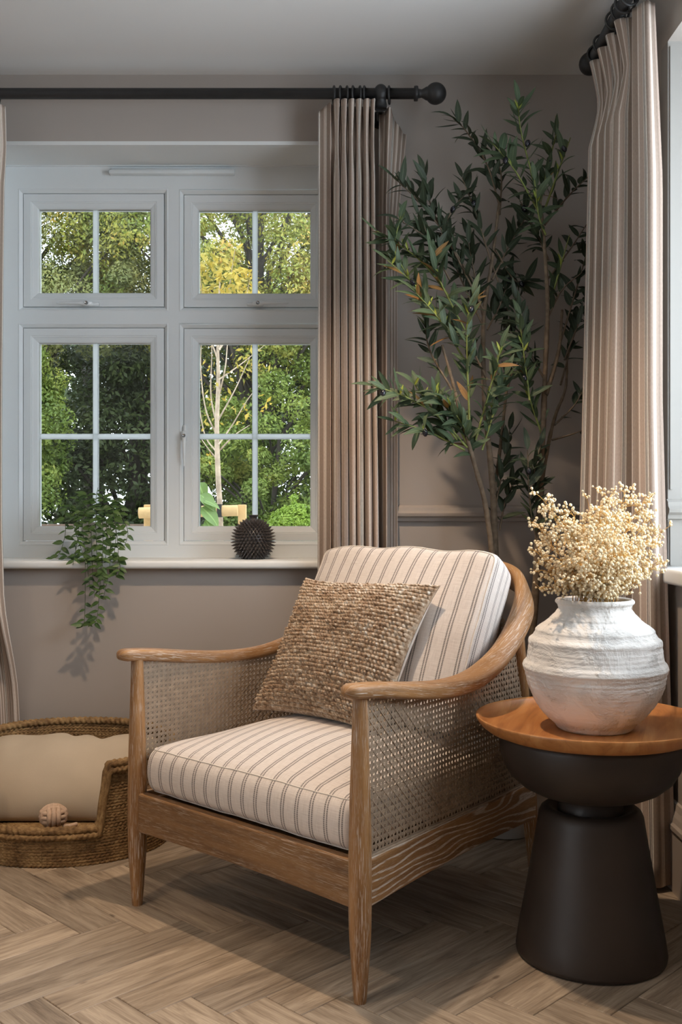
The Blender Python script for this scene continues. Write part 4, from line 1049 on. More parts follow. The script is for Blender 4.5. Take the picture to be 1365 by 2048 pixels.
# leaves keep clear of the wall, of the pole and of the curtains
for me, M4, y in leaves[:300]: place_leaf(me, M4, tree)
for pal_m, ms in ((LEAF_D, ['d']), (LEAF_M, ['m', 'b']), (LEAF_L, ['y']), (LEAF_B, ['z'])):
    names = {m_.name for k_ in ms for m_ in leafM[k_]}
    it = [(me, M4) for me, M4, y in leaves[300:] if me.name in names]
    if it: join_copies('foliage', it, pal_m, tree)
om = None
for p in olives:
    if om is None:
        mb = MB(); lathe(mb, [(0.0002, -0.0115), (0.004, -0.0105), (0.0072, -0.005), (0.0080, 0.0), (0.0072, 0.005), (0.004, 0.0098), (0.0002, 0.011)], 14); o = mb.build('olive', OLIVE, tree); om = o
    else: o = om.copy(); COL.objects.link(o)
    o.location = p; o.rotation_euler = (rl.uniform(-.5, .5), rl.uniform(-.5, .5), 0)

# ------------------------------------------------------------------ trailing plant on the sill
PX, PYY = at(194, 0, 3.345).x, 3.345
tp = thing('trailing_plant', (PX, PYY, SILL_Z), 0, 'trailing green plant in a white pot hanging over the window sill', 'plant')
mb = MB(); lathe(mb, [(0, 0.0), (0.040, 0.0), (0.044, 0.003), (0.055, 0.115), (0.057, 0.124), (0.052, 0.124), (0.050, 0.105), (0, 0.105)], 36); mb.build('pot', POTW, tp, autosmooth=40)
mb = MB(); lathe(mb, [(0, 0.110), (0.05, 0.105)], 20); mb.build('soil', EARTH, tp)
STR = [  # px polylines and the distance of their free ends
    ([(188, 1030), (150, 1010), (131, 1025), (131, 1065), (122, 1100), (114, 1114)], 3.27, 15), ([(190, 1032), (172, 1020), (165, 1050), (171, 1110), (171, 1170), (169, 1240), (164, 1250)], 3.19, 32),
    ([(194, 1034), (192, 1025), (192, 1060), (194, 1120), (195, 1158)], 3.19, 20), ([(198, 1034), (208, 1018), (213, 1050), (212, 1110), (200, 1170), (196, 1225), (189, 1250)], 3.18, 30),
    ([(202, 1032), (222, 1012), (229, 1040), (236, 1090), (236, 1130), (232, 1155)], 3.20, 22), ([(204, 1030), (234, 1022), (250, 1045), (256, 1068), (248, 1095)], 3.27, 12),
    ([(190, 1032), (150, 1030), (150, 1060), (160, 1090), (175, 1140), (180, 1180)], 3.20, 20), ([(186, 1034), (160, 1024), (158, 1060), (152, 1100), (146, 1130)], 3.21, 15),
    ([(204, 1034), (225, 1030), (232, 1070), (226, 1120), (214, 1165), (206, 1200)], 3.19, 22), ([(198, 1036), (204, 1040), (206, 1080), (205, 1130), (208, 1170)], 3.18, 20),
    ([(188, 1030), (170, 1012), (160, 1000), (150, 996)], 3.32, 7), ([(196, 1028), (192, 1000), (196, 975)], 3.34, 6), ([(200, 1028), (225, 1005), (240, 1000)], 3.32, 8), ([(190, 1028), (178, 1000), (172, 985)], 3.34, 7),
    ([(198, 1028), (206, 1004), (206, 990)], 3.33, 7), ([(186, 1030), (150, 1015), (140, 1012)], 3.30, 7), ([(208, 1030), (236, 1012), (243, 1022)], 3.30, 7), ([(180, 1034), (182, 1060), (184, 1110), (186, 1160), (190, 1195)], 3.18, 20),
    ([(150, 1080), (150, 1112), (125, 1117), (96, 1114)], 3.24, 7), ([(215, 1036), (222, 1060), (222, 1100), (240, 1130), (236, 1150)], 3.19, 14),
]
tleaf = [leaf_mesh('leaf', l, w_, c, 0.22, TRAIL, 0.35, 6) for l, w_, c in ((0.033, 0.0150, 0.4), (0.030, 0.0145, 0.8), (0.036, 0.0160, 0.1))]
items = []
for pts, ye, nl in STR:
    n = len(pts); ys = np.interp(np.linspace(0, 1, n), [0, 0.35, 1], [PYY, (PYY + ye) / 2 - 0.02, ye])
    P = spline([tuple(at(p[0], p[1], y) - Vector((PX, PYY, SILL_Z))) for p, y in zip(pts, ys)], 30)
    # strands that stay on the sill's side keep above it
    for q_ in P:
        if q_[1] + PYY > WY - 0.055 and q_[2] < 0.006: q_[2] = 0.006
    mb = MB(); tube(mb, P, np.linspace(0.0014, 0.0008, 30), 5); mb.build('stem', TSTEM, tp)
    for k in range(nl):
        f = 0.10 + 0.90 * k / nl; i = min(28, int(f * 29)); p = Vector(P[i]).lerp(Vector(P[i + 1]), f * 29 - i)
        tg = Vector(P[i + 1] - P[i]).normalized(); a = rl.uniform(-0.5, 0.5) + (0 if k % 2 else pi)
        out = Vector((cos(a), -abs(sin(a)) * 0.6 - 0.15, 0.0))
        d = (out + tg * rl.uniform(0.1, 0.6) + Vector((0, 0, rl.uniform(-.25, .2)))).normalized()
        up = (Vector((0, -0.7, 0.6)) + Vector((rl.uniform(-.5, .5), rl.uniform(-.4, .4), rl.uniform(-.4, .4)))).normalized()
        if p.y + PYY > 3.42: p.y = 3.42 - PYY
        items.append((rl.choice(tleaf), Matrix.LocRotScale(p, basis(d, up).to_quaternion(), Vector((rl.uniform(0.7, 1.15),) * 3))))
rl.shuffle(items)
for me, M4 in items[:300]: place_leaf(me, M4, tp)
if len(items) > 300: join_copies('foliage', items[300:], TRAIL, tp)

# ------------------------------------------------------------------ spiky vase on the sill
VX, VYY = at(507, 0, 3.365).x, 3.365
sv = thing('spiky_vase', (VX, VYY, SILL_Z), 0, 'round dark vase covered in short spikes on the window sill', 'vase')
rs = 0.0615; cz_ = 0.0645
prof = [(0.0, 0.0), (0.034, 0.0), (0.036, 0.003), (0.034, 0.012)] + [(rs * cos(a), cz_ + rs * sin(a)) for a in np.linspace(R(-55), R(76), 22)] + [(0.0125, cz_ + rs + 0.006), (0.0125, cz_ + rs + 0.014), (0.0185, cz_ + rs + 0.021), (0.018, cz_ + rs + 0.0225), (0.010, cz_ + rs + 0.016), (0.0, cz_ + rs + 0.012)]
mb = MB(); lathe(mb, prof, 48); mb.build('vase_body', SPIKE, sv, autosmooth=50)
mb = MB(); th_ = np.linspace(0, 2 * pi, 6, endpoint=False)
vv = [(0.0045 * cos(a), 0.0045 * sin(a), -0.002) for a in th_] + [(0.0036 * cos(a), 0.0036 * sin(a), 0.007) for a in th_] + [(0, 0, 0.0165)]
mb.add(vv, [(k, (k + 1) % 6, 6 + (k + 1) % 6, 6 + k) for k in range(6)] + [(6 + k, 6 + (k + 1) % 6, 12) for k in range(6)], [[(0, 0)] * 4] * 6 + [[(0, 0)] * 3] * 6)
sp0 = mb.build('spike', SPIKE, sv, smooth=False); first = True; far = []
for i, la in enumerate(np.linspace(R(-58), R(70), 16)):
    m_ = max(6, int(2 * pi * rs * cos(la) / 0.0112))
    for k in range(m_):
        lo = 2 * pi * (k + 0.5 * (i % 2)) / m_ - pi / 2
        nn = Vector((cos(la) * cos(lo), cos(la) * sin(lo), sin(la))); Mx = Matrix.LocRotScale(Vector((0, 0, cz_)) + nn * rs, nn.to_track_quat('Z', 'Y'), None)
        if nn.y < 0.12:
            if first: o = sp0; first = False
            else: o = sp0.copy(); COL.objects.link(o)
            o.matrix_local = Mx
        else: far.append((sp0.data, Mx))
join_copies('rear_spikes', far, SPIKE, sv)

# ------------------------------------------------------------------ dog basket
BC = (-0.815, 2.972); BA_, BB_ = 0.295, 0.245
bk = thing('dog_basket', (BC[0], BC[1], 0), 0, 'oval woven seagrass dog basket with a low front opening on the floor', 'basket')
def rim_h(phi):
    """height of the rim at angle phi (0 = +x, -90 = front)"""
    d = np.abs((phi + pi / 2 + pi) % (2 * pi) - pi)           # angle from the front
    s = np.clip((d - R(28.5)) / R(6), 0, 1); s = s * s * (3 - 2 * s)
    return 0.098 + (0.272 - 0.098) * s + 0.022 * np.clip((d - R(40)) / R(100), 0, 1)
def bpt(phi, z, off=0.0):
    fl = 1.0 + 0.06 * z / 0.28
    return np.array([(BA_ * fl + off) * np.cos(phi), (BB_ * fl + off) * np.sin(phi), z])
def rope(mb, P, r, pitch, lobes=2, flat=1.0, seg=10, amp=0.30):
    """twisted rope along P"""
    P = np.asarray(P, float); T, N, B = frames(P); n = len(P)
    L = np.concatenate([[0], np.cumsum(np.linalg.norm(np.diff(P, axis=0), axis=1))])
    th = np.linspace(0, 2 * pi, seg, endpoint=False)[None, :]
    rr = r * (1 - amp + amp * 1.3 * np.abs(np.cos(lobes / 2 * (th - 2 * pi * L[:, None] / pitch))))
    G = P[:, None, :] + rr[..., None] * (np.cos(th)[..., None] * N[:, None, :] * flat + np.sin(th)[..., None] * B[:, None, :])
    uv = np.zeros((n + 1, seg + 1, 2)); uv[:, :, 0] = np.append(L, L[-1])[:, None] + random.random() * 9; uv[:, :, 1] = (np.arange(seg + 1) / seg * 0.03)[None, :] + random.random()
    return mb.grid(G, uv, closed_v=True, flip=True)
nrow = 35
for k in range(nrow):
    z = 0.006 + k * 0.0081
    phi = np.linspace(-pi / 2, 1.5 * pi, 560)
    ok = rim_h(phi) > z + 0.004
    idx = np.flatnonzero(ok); runs = [r for r in np.split(idx, np.flatnonzero(np.diff(idx) > 1) + 1) if len(r) > 8]
    if not runs: continue
    mb = MB()
    for r in runs: rope(mb, [bpt(p, z + 0.0012 * sin(7 * p + k)) for p in phi[r]], 0.0070, 0.026 * (1 if k % 2 else -1), flat=1.1, amp=0.42)
    mb.build('rope_coil', SEAG, bk)
phi = np.linspace(-pi / 2, 1.5 * pi, 900)
Pr = np.array([bpt(p, rim_h(p) + 0.002) for p in phi])
mb = MB(); rope(mb, Pr, 0.0125, 0.034, amp=0.28); mb.build('braided_rim', SEAG, bk)
Pr2 = np.array([bpt(p, max(0.01, rim_h(p) - 0.014), 0.009) for p in phi])
mb = MB(); rope(mb, Pr2, 0.0085, -0.028, amp=0.28); mb.build('braided_rim', SEAG, bk)
mb = MB()
for q_ in np.linspace(0.06, 0.97, 26):
    rope(mb, [(BA_ * q_ * cos(p), BB_ * q_ * sin(p), 0.074) for p in np.linspace(0, 2 * pi, 150)], 0.0075, 0.03, seg=6)
mb.build('woven_base', SEAG, bk, kind='stuff')
mb = MB(); lathe(mb, [(0, 0.002), (0.97, 0.002), (0.97, 0.069), (0, 0.070)], 48); o = mb.build('base_board', SEAG, bk); o.scale = (BA_, BB_, 1)

# its cushion: a plump canvas pillow that stands up against the back
dc = thing('basket_cushion', (BC[0], BC[1], 0.0), 0, 'plump cream canvas cushion lying inside the dog basket', 'cushion')
a1 = np.linspace(-1, 1, 90); A2, B2 = np.meshgrid(a1, a1, indexing='ij')
def dogc(a, b, side):
    W = 0.262; x = W * a
    th_ = 0.100 * np.clip(1 - np.abs(a) ** 3.0, 0, 1) ** 0.55 * np.clip(1 - np.abs(b) ** 2.0, 0, 1) ** 0.55 + 0.002
    th_ = th_ * (1 + 0.10 * np.cos(a * 7.5 + 0.9) * np.clip(b + 0.4, 0, 1) + 0.05 * smooth_noise(a * 3, b * 3, 31))
    ln = R(38); s_ = 0.158 * b * (1 - 0.05 * (1 - np.abs(a) ** 2))
    s_ = s_ + np.clip(b - 0.5, 0, 1) * (-0.036 * np.exp(-((a - 0.02) / 0.09) ** 2) - 0.034 * np.exp(-((a - 0.33) / 0.10) ** 2) + 0.006 * np.cos(a * 9))
    y = 0.015 + s_ * cos(ln) * 1.0 - side * th_ * sin(ln); z = 0.170 + s_ * sin(ln) * 1.02 + side * th_ * cos(ln)
    lim = np.sqrt(np.clip(1 - (x / (BA_ - 0.018)) ** 2, 0.02, 1)) * (BB_ - 0.020)
    return np.stack([x, np.clip(y, -lim, lim), np.maximum(z, 0.087)], -1)
mb = MB(); mb.grid(dogc(A2, B2, 1), None); mb.grid(dogc(A2, B2, -1), None, flip=True); weld(mb.build('cushion_cover', BEDCLOTH, dc))
pe = np.concatenate([[(t_, -1) for t_ in a1], [(1, t_) for t_ in a1[1:]], [(t_, 1) for t_ in a1[::-1][1:]], [(-1, t_) for t_ in a1[::-1][1:-1]]])
mb = MB(); tube(mb, dogc(pe[:, 0], pe[:, 1], 1), 0.0025, 6, closed=True); mb.build('piping', BEDCLOTH, dc)

# rope ball: three interlaced bands of three cords each
BPOS = Vector((at(107, 1641, 2.788).x, 2.788, 0.0)); BRr = 0.037
ball = thing('rope_ball', (BPOS.x, BPOS.y, 0.0822 + BRr + 0.0045), R(18), 'small pink knotted rope ball dog toy at the front of the basket', 'dog toy')
for ax in range(3):
    for k in (-1, 0, 1):
        o1 = k * 0.0125; rad_ = math.sqrt((BRr - 0.007) ** 2 - o1 ** 2 * 0.8); mb = MB(); P = []
        for q_ in np.linspace(0, 2 * pi, 120, endpoint=False):
            wv = rad_ + 0.0032 * cos(2 * q_ + ax * 0.0) * (1 if ax != 1 else -1)
            c3 = [0, 0, 0]; c3[ax] = o1; c3[(ax + 1) % 3] = wv * cos(q_); c3[(ax + 2) % 3] = wv * sin(q_); P.append(c3)
        rr = 0.0066
        P = np.array(P + [P[0]]); rope(mb, P, rr, 0.006, lobes=6, amp=0.10, seg=12); mb.build('cord', ROPE, ball)
mb = MB(); rope(mb, spline([(0.025, -0.012, -0.028), (0.045, -0.010, -0.030), (0.062, 0.004, -0.031)], 40), 0.0062, 0.006, lobes=6, amp=0.10, seg=12); mb.build('cord_end', ROPE, ball)

# ------------------------------------------------------------------ dried flowers in the vase
fx, fy, fz = 0.557, 2.195, 0.4957 + 0.283
df = thing('dried_flowers', (fx, fy, fz), 0, 'bunch of dried cream baby breath standing in the white plaster vase', 'flowers')
r2 = random.Random(5)
bm = bmesh.new(); bmesh.ops.create_icosphere(bm, subdivisions=1, radius=0.0034)
for v in bm.verts:
    n_ = v.co.normalized(); v.co = n_ * (0.0034 * (1 + 0.22 * sin(n_.x * 9 + n_.z * 7) * cos(n_.y * 8 + 1))); v.co.z *= 0.9
fm = bpy.data.meshes.new('flower'); bm.to_mesh(fm); bm.free(); fm.materials.append(FLOWER); fm.polygons.foreach_set('use_smooth', [True] * len(fm.polygons)); fm.uv_layers.new(name='UVMap')
heads = []; smb = MB()
def inside_env(p):
    """rough outline of the bunch: broad dome, a gap at the upper left of the middle"""
    return ((p.x - 0.005) / 0.155) ** 2 + (p.y / 0.13) ** 2 + ((p.z - 0.10) / 0.125) ** 2 < 1.0
targets = [at(x, y, yy) - Vector((fx, fy, fz)) for x, y, yy in ((1092, 1005, 2.16), (1082, 1060, 2.18), (1110, 1040, 2.14), (1150, 1035, 2.16), (1200, 1020, 2.18), (1215, 995, 2.2), (1250, 990, 2.2), (1285, 1010, 2.22), (1300, 1040, 2.2), (1325, 1065, 2.2), (1328, 1125, 2.2), (1290, 1090, 2.12), (1260, 1050, 2.12), (1100, 1145, 2.14), (1095, 1175, 2.16), (1130, 1090, 2.08), (1180, 1070, 2.06), (1225, 1060, 2.06), (1160, 1130, 2.05), (1210, 1120, 2.04), (1250, 1110, 2.05), (1275, 1165, 2.14), (1300, 1140, 2.18), (1120, 1120, 2.1), (1180, 1020, 2.22), (1240, 1020, 2.2), (1140, 1065, 2.25), (1200, 1090, 2.28), (1265, 1085, 2.26), (1150, 1160, 2.06), (1200, 1165, 2.05), (1240, 1150, 2.06), (1270, 1130, 2.08), (1175, 1100, 2.05), (1085, 1115, 2.14), (1215, 1035, 2.1), (1165, 1050, 2.1))]
for T_ in targets:
    base = Vector((r2.uniform(-.045, .045), r2.uniform(-.045, .045), -0.02))
    mid = base.lerp(T_, 0.5) + Vector((r2.uniform(-.02, .02), r2.uniform(-.02, .02), 0.02)); mid.x *= 0.8
    P = spline([tuple(base - Vector((base.x * 0.5, base.y * 0.5, 0.12))), tuple(base), tuple(mid), tuple(T_)], 18)
    tube(smb, P, np.linspace(0.0013, 0.0007, 18), 5)
    for b_ in range(36):
        i = r2.randint(8, 17); s0 = Vector(P[i]); tg = (T_ - base).normalized()
        rv = Vector((r2.gauss(0, 1), r2.gauss(0, 1), r2.gauss(0, 0.8))).normalized()
        e = s0 + tg * r2.uniform(-0.01, 0.016) + rv * r2.uniform(0.010, 0.030)
        if e.z < 0.004: e.z = 0.004 + r2.random() * 0.01
        tube(smb, spline([tuple(s0), tuple(s0.lerp(e, 0.5) + Vector((0, 0, 0.003))), tuple(e)], 6), 0.0006, 4)
        for h_ in range(r2.randint(4, 7)):
            p = e + Vector((r2.gauss(0, 1), r2.gauss(0, 1), r2.gauss(0.3, 0.9))) * 0.0062
            if (Vector((p.x, p.y, 0)).length > 0.075 or p.z > 0.006):
                heads.append(p); tube(smb, [tuple(e), tuple(p)], 0.0004, 3, cap=False)
smb.build('stems', FSTEM, df, kind='stuff')
heads.sort(key=lambda p: p.y); fo = []
for i, p in enumerate(heads):
    Mx = Matrix.LocRotScale(p, Vector((r2.gauss(0, 1), r2.gauss(0, 1), 0.8)).to_track_quat('Z', 'Y'), Vector((r2.uniform(0.75, 1.2),) * 3))
    if i < 300:
        o = bpy.data.objects.new('flower', fm); COL.objects.link(o); o.parent = df; o.matrix_local = Mx
    else: fo.append((fm, Mx))
join_copies('flower_heads', fo, FLOWER, df)

# ------------------------------------------------------------------ garden
GREEN = m_foliage('green_tree_leaves', [(0.075, 0.125, 0.025), (0.15, 0.215, 0.038), (0.25, 0.31, 0.055), (0.38, 0.36, 0.065)])
GOLD = m_foliage('autumn_tree_leaves', [(0.10, 0.155, 0.03), (0.21, 0.26, 0.045), (0.40, 0.37, 0.065), (0.62, 0.33, 0.07)])
OLIVEG = m_foliage('pale_tree_leaves', [(0.12, 0.15, 0.05), (0.22, 0.25, 0.085), (0.33, 0.33, 0.11), (0.46, 0.35, 0.11)])
YELLOW = m_foliage('yellow_birch_leaves', [(0.30, 0.27, 0.04), (0.52, 0.38, 0.05), (0.60, 0.40, 0.05)])
DARKG = m_foliage('dark_hedge_leaves', [(0.030, 0.046, 0.016), (0.065, 0.095, 0.028), (0.12, 0.15, 0.04)], 0.15)
LIME = m_foliage('bright_shrub_leaves', [(0.13, 0.22, 0.02), (0.24, 0.36, 0.035), (0.36, 0.46, 0.06)])
TRUNK = m_plain('garden_tree_bark', (0.060, 0.050, 0.040), 0.9, 0.3, 8)
BIRCH = m_plain('pale_birch_bark', (0.46, 0.36, 0.26), 0.85, 0.25, 30)
TIMBER = m_plain('pale_sawn_timber', (0.58, 0.38, 0.17), 0.8, 0.15, 12)
BOARD = m_plain('brown_fence_timber', (0.155, 0.10, 0.07), 0.85, 0.2, 10)
BOUNCE_PAVING = m_plain('pale_bounce_paving', (0.76, 0.745, 0.72), 0.8, 0.05, 4)
GRASS = m_plain('lawn', (0.06, 0.10, 0.03), 0.95, 0.3, 3)
slab('patio_bounce', [((-6, WY + TH, -0.2), (4, 5.66, -0.17))], BOUNCE_PAVING)  # unseen slab added to bounce sky light up to the window head
slab('ground', [((-25, WY + TH, -0.25), (18, 40, -0.2))], GRASS)
g3 = np.random.default_rng(42)
def leaf_cloud(name, centres, radii, per, size, mat, parent, flat=0.75):
    """many small leaf quads around clump centres, in one mesh"""
    N = len(centres) * per; c = np.repeat(np.asarray(centres), per, 0); r = np.repeat(np.asarray(radii), per)[:, None]
    d = g3.normal(size=(N, 3)); d /= np.linalg.norm(d, axis=1, keepdims=True); d *= g3.uniform(0.25, 1, (N, 1)) ** 0.5
    d[:, 2] *= flat; p = c + d * r
    n = d + g3.normal(size=(N, 3)) * 0.55 + np.array([0, -0.25, 0.5]); n /= np.linalg.norm(n, axis=1, keepdims=True)
    a = np.cross(n, g3.normal(size=(N, 3))); a /= np.linalg.norm(a, axis=1, keepdims=True); b = np.cross(n, a)
    s = size * g3.uniform(0.6, 1.3, (N, 1))
    v = np.stack([p - a * s, p + b * s * 0.42 - n * s * 0.1, p + a * s, p - b * s * 0.42 - n * s * 0.1], 1).reshape(-1, 3)
    me = bpy.data.meshes.new(name); me.vertices.add(4 * N); me.vertices.foreach_set('co', v.ravel().astype(np.float32))
    me.loops.add(4 * N); me.loops.foreach_set('vertex_index', np.arange(4 * N, dtype=np.int32)); me.polygons.add(N)
    me.polygons.foreach_set('loop_start', np.arange(0, 4 * N, 4, dtype=np.int32)); me.polygons.foreach_set('loop_total', np.full(N, 4, dtype=np.int32))
    me.materials.append(mat); me.update(calc_edges=True); me.validate()
    o = bpy.data.objects.new(name, me); link(o, parent); o['kind'] = 'stuff'; return o
def garden_tree(x, y, zc, rx, rz, mat, label, nclump=90, per=110, size=0.055, trunk_r=0.10, name='garden_tree', cl=(0.22, 0.5), group=None):
    t = thing(name, (x, y, -0.2), 0, label, 'tree', group)
    mb = MB(); base = Vector((0, 0, 0)); top = Vector((g3.uniform(-.3, .3), g3.uniform(-.2, .2), zc + rz * 0.5 + 0.2))
    P = spline([tuple(base), tuple(base.lerp(top, 0.4) + Vector((g3.uniform(-.12, .12), 0, 0))), tuple(top)], 20); tube(mb, P, np.linspace(trunk_r, trunk_r * 0.3, 20), 10); mb.build('trunk', TRUNK, t)
    cs, rs_ = [], []
    mb = MB()
    for k in range(nclump):
        d = g3.normal(size=3); d /= np.linalg.norm(d); f = g3.uniform(0.45, 1.0)
        c = np.array([d[0] * rx * f, d[1] * rx * 0.8 * f, zc + 0.2 + d[2] * rz * f]); cs.append(c); rs_.append(g3.uniform(*cl))
        if k % 5 == 0:
            h0 = P[int(np.clip((c[2] - rz * 0.5) / (top.z) * 19, 5, 19))]
            tube(mb, spline([tuple(h0), tuple((h0 + c) / 2 + np.array([0, 0, 0.1])), tuple(c)], 8), np.linspace(trunk_r * 0.25, 0.008, 8), 6)
    mb.build('branches', TRUNK, t)
    leaf_cloud('foliage', cs, rs_, per, size, mat, t)
    return t
garden_tree(-0.95, 9.6, 3.7, 1.75, 1.7, GOLD, 'large green tree turning gold, seen in the right-hand casement', 230, 600, 0.021, cl=(0.14, 0.36))
garden_tree(0.75, 9.9, 2.6, 1.6, 2.0, GREEN, 'bushy green tree behind the round clipped shrub', 190, 500, 0.021, cl=(0.14, 0.36))
garden_tree(-2.95, 9.4, 3.9, 1.5, 1.5, OLIVEG, 'pale olive green tree seen high in the left-hand casement', 210, 600, 0.020, cl=(0.14, 0.34))
garden_tree(-4.6, 9.8, 2.4, 1.4, 1.9, GREEN, 'leafy green tree at the far left of the garden', 110, 220, 0.04)
garden_tree(-2.2, 10.6, 1.9, 1.0, 1.3, DARKG, 'dark shaded tree low in the left-hand casement', 90, 250, 0.034, cl=(0.16, 0.36))
garden_tree(-3.0, 8.6, 1.7, 0.75, 1.0, GREEN, 'small leafy bush-like tree low at the left of the garden', 75, 520, 0.020, 0.05, cl=(0.12, 0.26))
garden_tree(-0.55, 8.9, 1.35, 0.95, 0.85, GREEN, 'low spreading green tree behind the young birch', 85, 520, 0.020, 0.05, cl=(0.12, 0.26))
garden_tree(3.4, 10.5, 3.0, 1.9, 2.4, GOLD, 'golden green tree far to the right beyond the wall', 80, 150, 0.055)
# row of dark trunks and a hedge close the view at the back
hd = thing('hedge', (-1.5, 13.4, -0.2), 0, 'dark evergreen hedge along the end of the garden', 'hedge')
cs = [np.array([g3.uniform(-6, 6), g3.uniform(-0.4, 0.4), g3.uniform(0.1, 3.6)]) for _ in range(560)]
leaf_cloud('foliage', cs, [g3.uniform(0.3, 0.5) for _ in cs], 130, 0.07, DARKG, hd)
for i, (x, y, lab) in enumerate(((-2.35, 11.2, 'dark bare trunk left of the middle in the left-hand casement'), (-1.75, 11.5, 'dark bare trunk nearest the mullion in the left-hand casement'), (-2.9, 11.4, 'dark bare trunk at the left in the left-hand casement'))):
    t = thing('bare_tree', (x, y, -0.2), 0, lab, 'tree', 'dark trunks at the end of the garden')
    mb = MB(); tube(mb, spline([(0, 0, 0), (0.08, 0, 2), (-0.05, 0, 4), (0.1, 0, 6)], 20), np.linspace(0.13, 0.05, 20), 10); mb.build('trunk', TRUNK, t)

# young birch with its stake
BYY = 5.5
bx = at(440, 0, BYY).x
bt = thing('birch_tree', (bx, BYY, 0.0), 0, 'slender young birch with pale bare branches and yellow top leaves', 'tree')
def bl(p): return tuple(Vector(p) - Vector((bx, BYY, 0)))
mb = MB(); P = spline([bl((at(442, 1056, BYY).x, BYY, 0.45)), bl(at(441, 1040, BYY)), bl(at(437, 960, BYY)), bl(at(434, 860, BYY)), bl(at(437, 760, BYY)), bl(at(436, 690, BYY)), bl(at(440, 560, BYY))], 40); tube(mb, P, np.interp(np.linspace(0, 1, 40), [0, 0.4, 0.75, 1], [0.0165, 0.0145, 0.0095, 0.004]), 10); mb.build('trunk', BIRCH, bt)
mb = MB(); ends = []
for pts in ([(436, 860), (422, 790), (424, 700), (418, 600)], [(436, 800), (450, 740), (455, 690), (462, 600)], [(434, 905), (410, 870), (397, 800), (392, 760)], [(437, 890), (465, 850), (495, 800), (520, 770)], [(435, 920), (415, 895), (398, 870)], [(437, 840), (470, 780), (500, 715)], [(434, 870), (412, 820), (402, 740), (404, 660)], [(440, 900), (470, 870), (500, 850)], [(438, 700), (480, 640), (500, 560)], [(436, 720), (410, 640), (400, 540)], [(440, 700), (455, 600), (470, 500)], [(437, 760), (480, 730), (530, 690)]):
    Q = [bl(at(x, y, BYY + 0.12 * sin(x))) for x, y in pts]; tube(mb, spline(Q, 14), np.linspace(0.0050, 0.0016, 14), 6); ends.append(Q)
mb.build('branches', BIRCH, bt)
cs = [np.array(Q[-1]) + g3.normal(size=3) * 0.06 for Q in ends] + [np.array(Q[-2]) + g3.normal(size=3) * 0.07 for Q in ends[:6]]
leaf_cloud('sparse_leaves', cs, [0.10] * len(cs), 9, 0.020, YELLOW, bt)
cs = [np.array(bl(at(x, y, BYY + g3.uniform(-.2, .2)))) for x, y in ((400, 575), (415, 545), (430, 590), (455, 560), (470, 590), (490, 575), (485, 540), (440, 530), (410, 600), (460, 610), (405, 520), (500, 600), (395, 640), (480, 620))]
leaf_cloud('top_leaves', cs, [0.085] * len(cs), 42, 0.022, YELLOW, bt)

st = thing('tree_stake', (bx, BYY - 0.12, 0.0), 0, 'round pale log rail on posts that props the young birch', 'stake')
SY_ = BYY - 0.12
pA, pB = at(396, 1026, SY_), at(476, 1021, SY_)
mb = MB(); tube(mb, [(-0.42, 0, pA.z), tuple(pB - Vector((bx, SY_, 0)))], 0.030, 18); mb.build('rail', TIMBER, st, autosmooth=50)
ex = at(483, 0, SY_).x - bx
for x in (ex, -0.38): 
    mb = MB(); mb.box((x - 0.022, 0.032, -0.2), (x + 0.022, 0.075, pB.z + 0.032)); mb.build('post', TIMBER, st, smooth=False, bevel=0.004)
mb = MB(); mb.box((at(440, 0, SY_).x - bx - 0.012, -0.034, pB.z - 0.036), (at(440, 0, SY_).x - bx + 0.012, 0.034, pB.z + 0.034)); mb.build('strap', BLACK, st, smooth=False)
# raised timber bed the shrubs stand in
bed = thing('raised_bed', (-1.2, 6.4, -0.2), 0, 'long raised timber bed full of soil across the garden', 'planter')
for k in range(6):
    mb = MB(); mb.box((-2.4, -0.70, 0.155 * k), (1.5, -0.65, 0.155 * k + 0.148)); mb.build('plank', BOARD, bed, smooth=False, bevel=0.004)
mb = MB(); mb.box((-2.45, -0.72, 0.93), (0.35, -0.62, 0.965)); mb.build('capping', TIMBER, bed, smooth=False, bevel=0.004)
mb = MB(); mb.box((-2.4, -0.65, 0.0), (1.5, 1.0, 0.90)); mb.build('soil', EARTH, bed, smooth=False)
fn_ = thing('low_fence', (-2.5, 7.6, -0.2), 0, 'low grey-brown board fence behind the trailing plant', 'fence')
for k in range(7):
    mb = MB(); mb.box((-1.6, -0.015, 0.155 * k), (1.35, 0.015, 0.155 * k + 0.148)); mb.build('plank', BOARD, fn_, smooth=False, bevel=0.003)
for x in (-1.5, -0.1, 1.3):
    mb = MB(); mb.box((x - 0.04, 0.016, 0), (x + 0.04, 0.09, 1.12)); mb.build('post', BOARD, fn_, smooth=False, bevel=0.004)
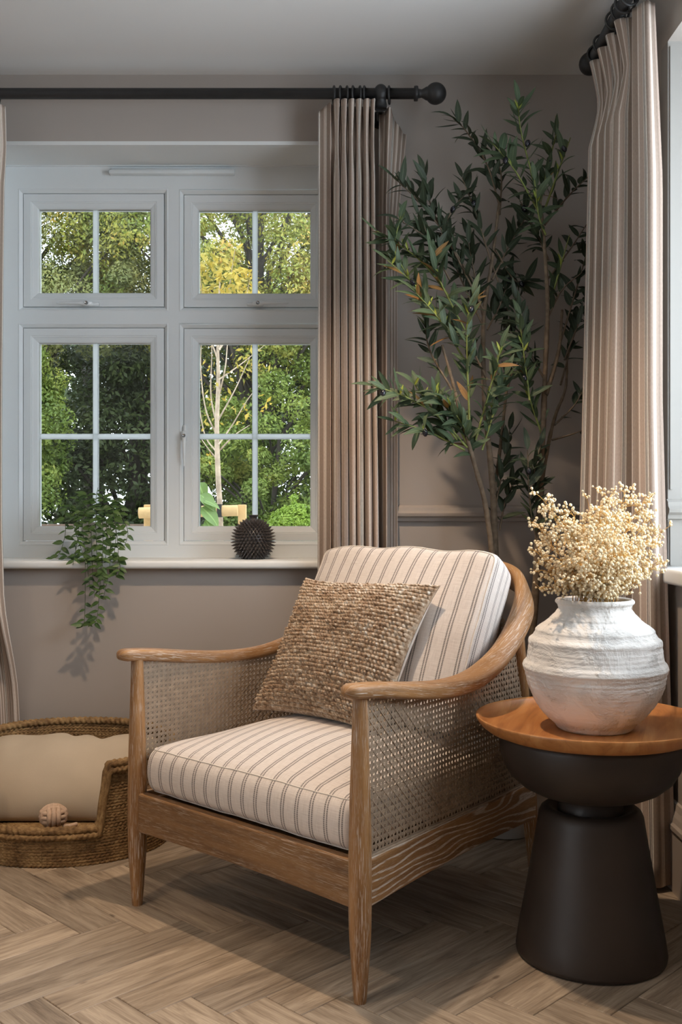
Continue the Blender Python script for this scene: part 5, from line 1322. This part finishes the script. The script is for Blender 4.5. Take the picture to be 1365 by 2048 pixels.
# round clipped shrub
sx0 = at(592, 0, 6.1)
sh = thing('round_shrub', (sx0.x, 6.1, 0.702), 0, 'bright lime green ball shaped shrub in the raised bed', 'shrub')
cs = []
for k in range(260):
    d = g3.normal(size=3); d /= np.linalg.norm(d); d[2] = abs(d[2]) * 1.0; cs.append(d * 0.165 * g3.uniform(0.8, 1.0) + np.array([0, 0, 0.145]))
cs.append(np.array([-0.01, -0.02, 0.33])); cs.append(np.array([-0.01, -0.02, 0.36]))
leaf_cloud('foliage', cs, [0.030] * len(cs), 40, 0.011, LIME, sh)
mb = MB(); tube(mb, [(0, 0, 0), (0, 0, 0.2)], 0.02, 8); mb.build('stem', TRUNK, sh)
# broad-leaved plant close to the window
bp0 = at(398, 1100, 4.9)
bp = thing('broad_leaf_plant', (bp0.x, 4.9, -0.2), 0, 'plant with big pale green leaves close outside the right-hand casement', 'plant')
BIGL = m_leaf('broad_garden_leaf', (0.16, 0.26, 0.07), (0.24, 0.36, 0.10), 0.5, 0.3)
mb = MB(); tube(mb, spline([(0, 0, 0), (-0.02, 0, 0.7), (0.01, 0, 1.25)], 16), np.linspace(0.010, 0.005, 16), 8); mb.build('stem', TSTEM, bp)
for (px, py, dx, dz, l, w_) in ((398, 965, 0.3, -0.6, 0.10, 0.07), (402, 990, 0.8, -0.5, 0.12, 0.075), (405, 1000, 1.0, -0.15, 0.11, 0.05), (404, 1015, 0.8, -0.55, 0.14, 0.085), (412, 1040, 0.7, -0.9, 0.10, 0.07), (396, 1050, 0.5, -0.6, 0.12, 0.07)):
    me = leaf_mesh('large_leaf', l, w_, 0.9, 0.25, BIGL, 0.3, 9); p = at(px, py, 4.9) - Vector((bp0.x, 4.9, -0.2)); p.y = g3.uniform(-.05, .05)
    o = place_leaf(me, Matrix.LocRotScale(p, basis((dx, g3.uniform(-.3, .1), dz), (0, -0.7, 0.7)).to_quaternion(), Vector((1, 1, 1))), bp, 'large_leaf')
    mb = MB(); tube(mb, spline([(0, 0, p.z - 0.06), (p.x * 0.5, p.y * 0.5, p.z - 0.01), tuple(p)], 8), 0.0028, 6); mb.build('leaf_stalk', TSTEM, bp)
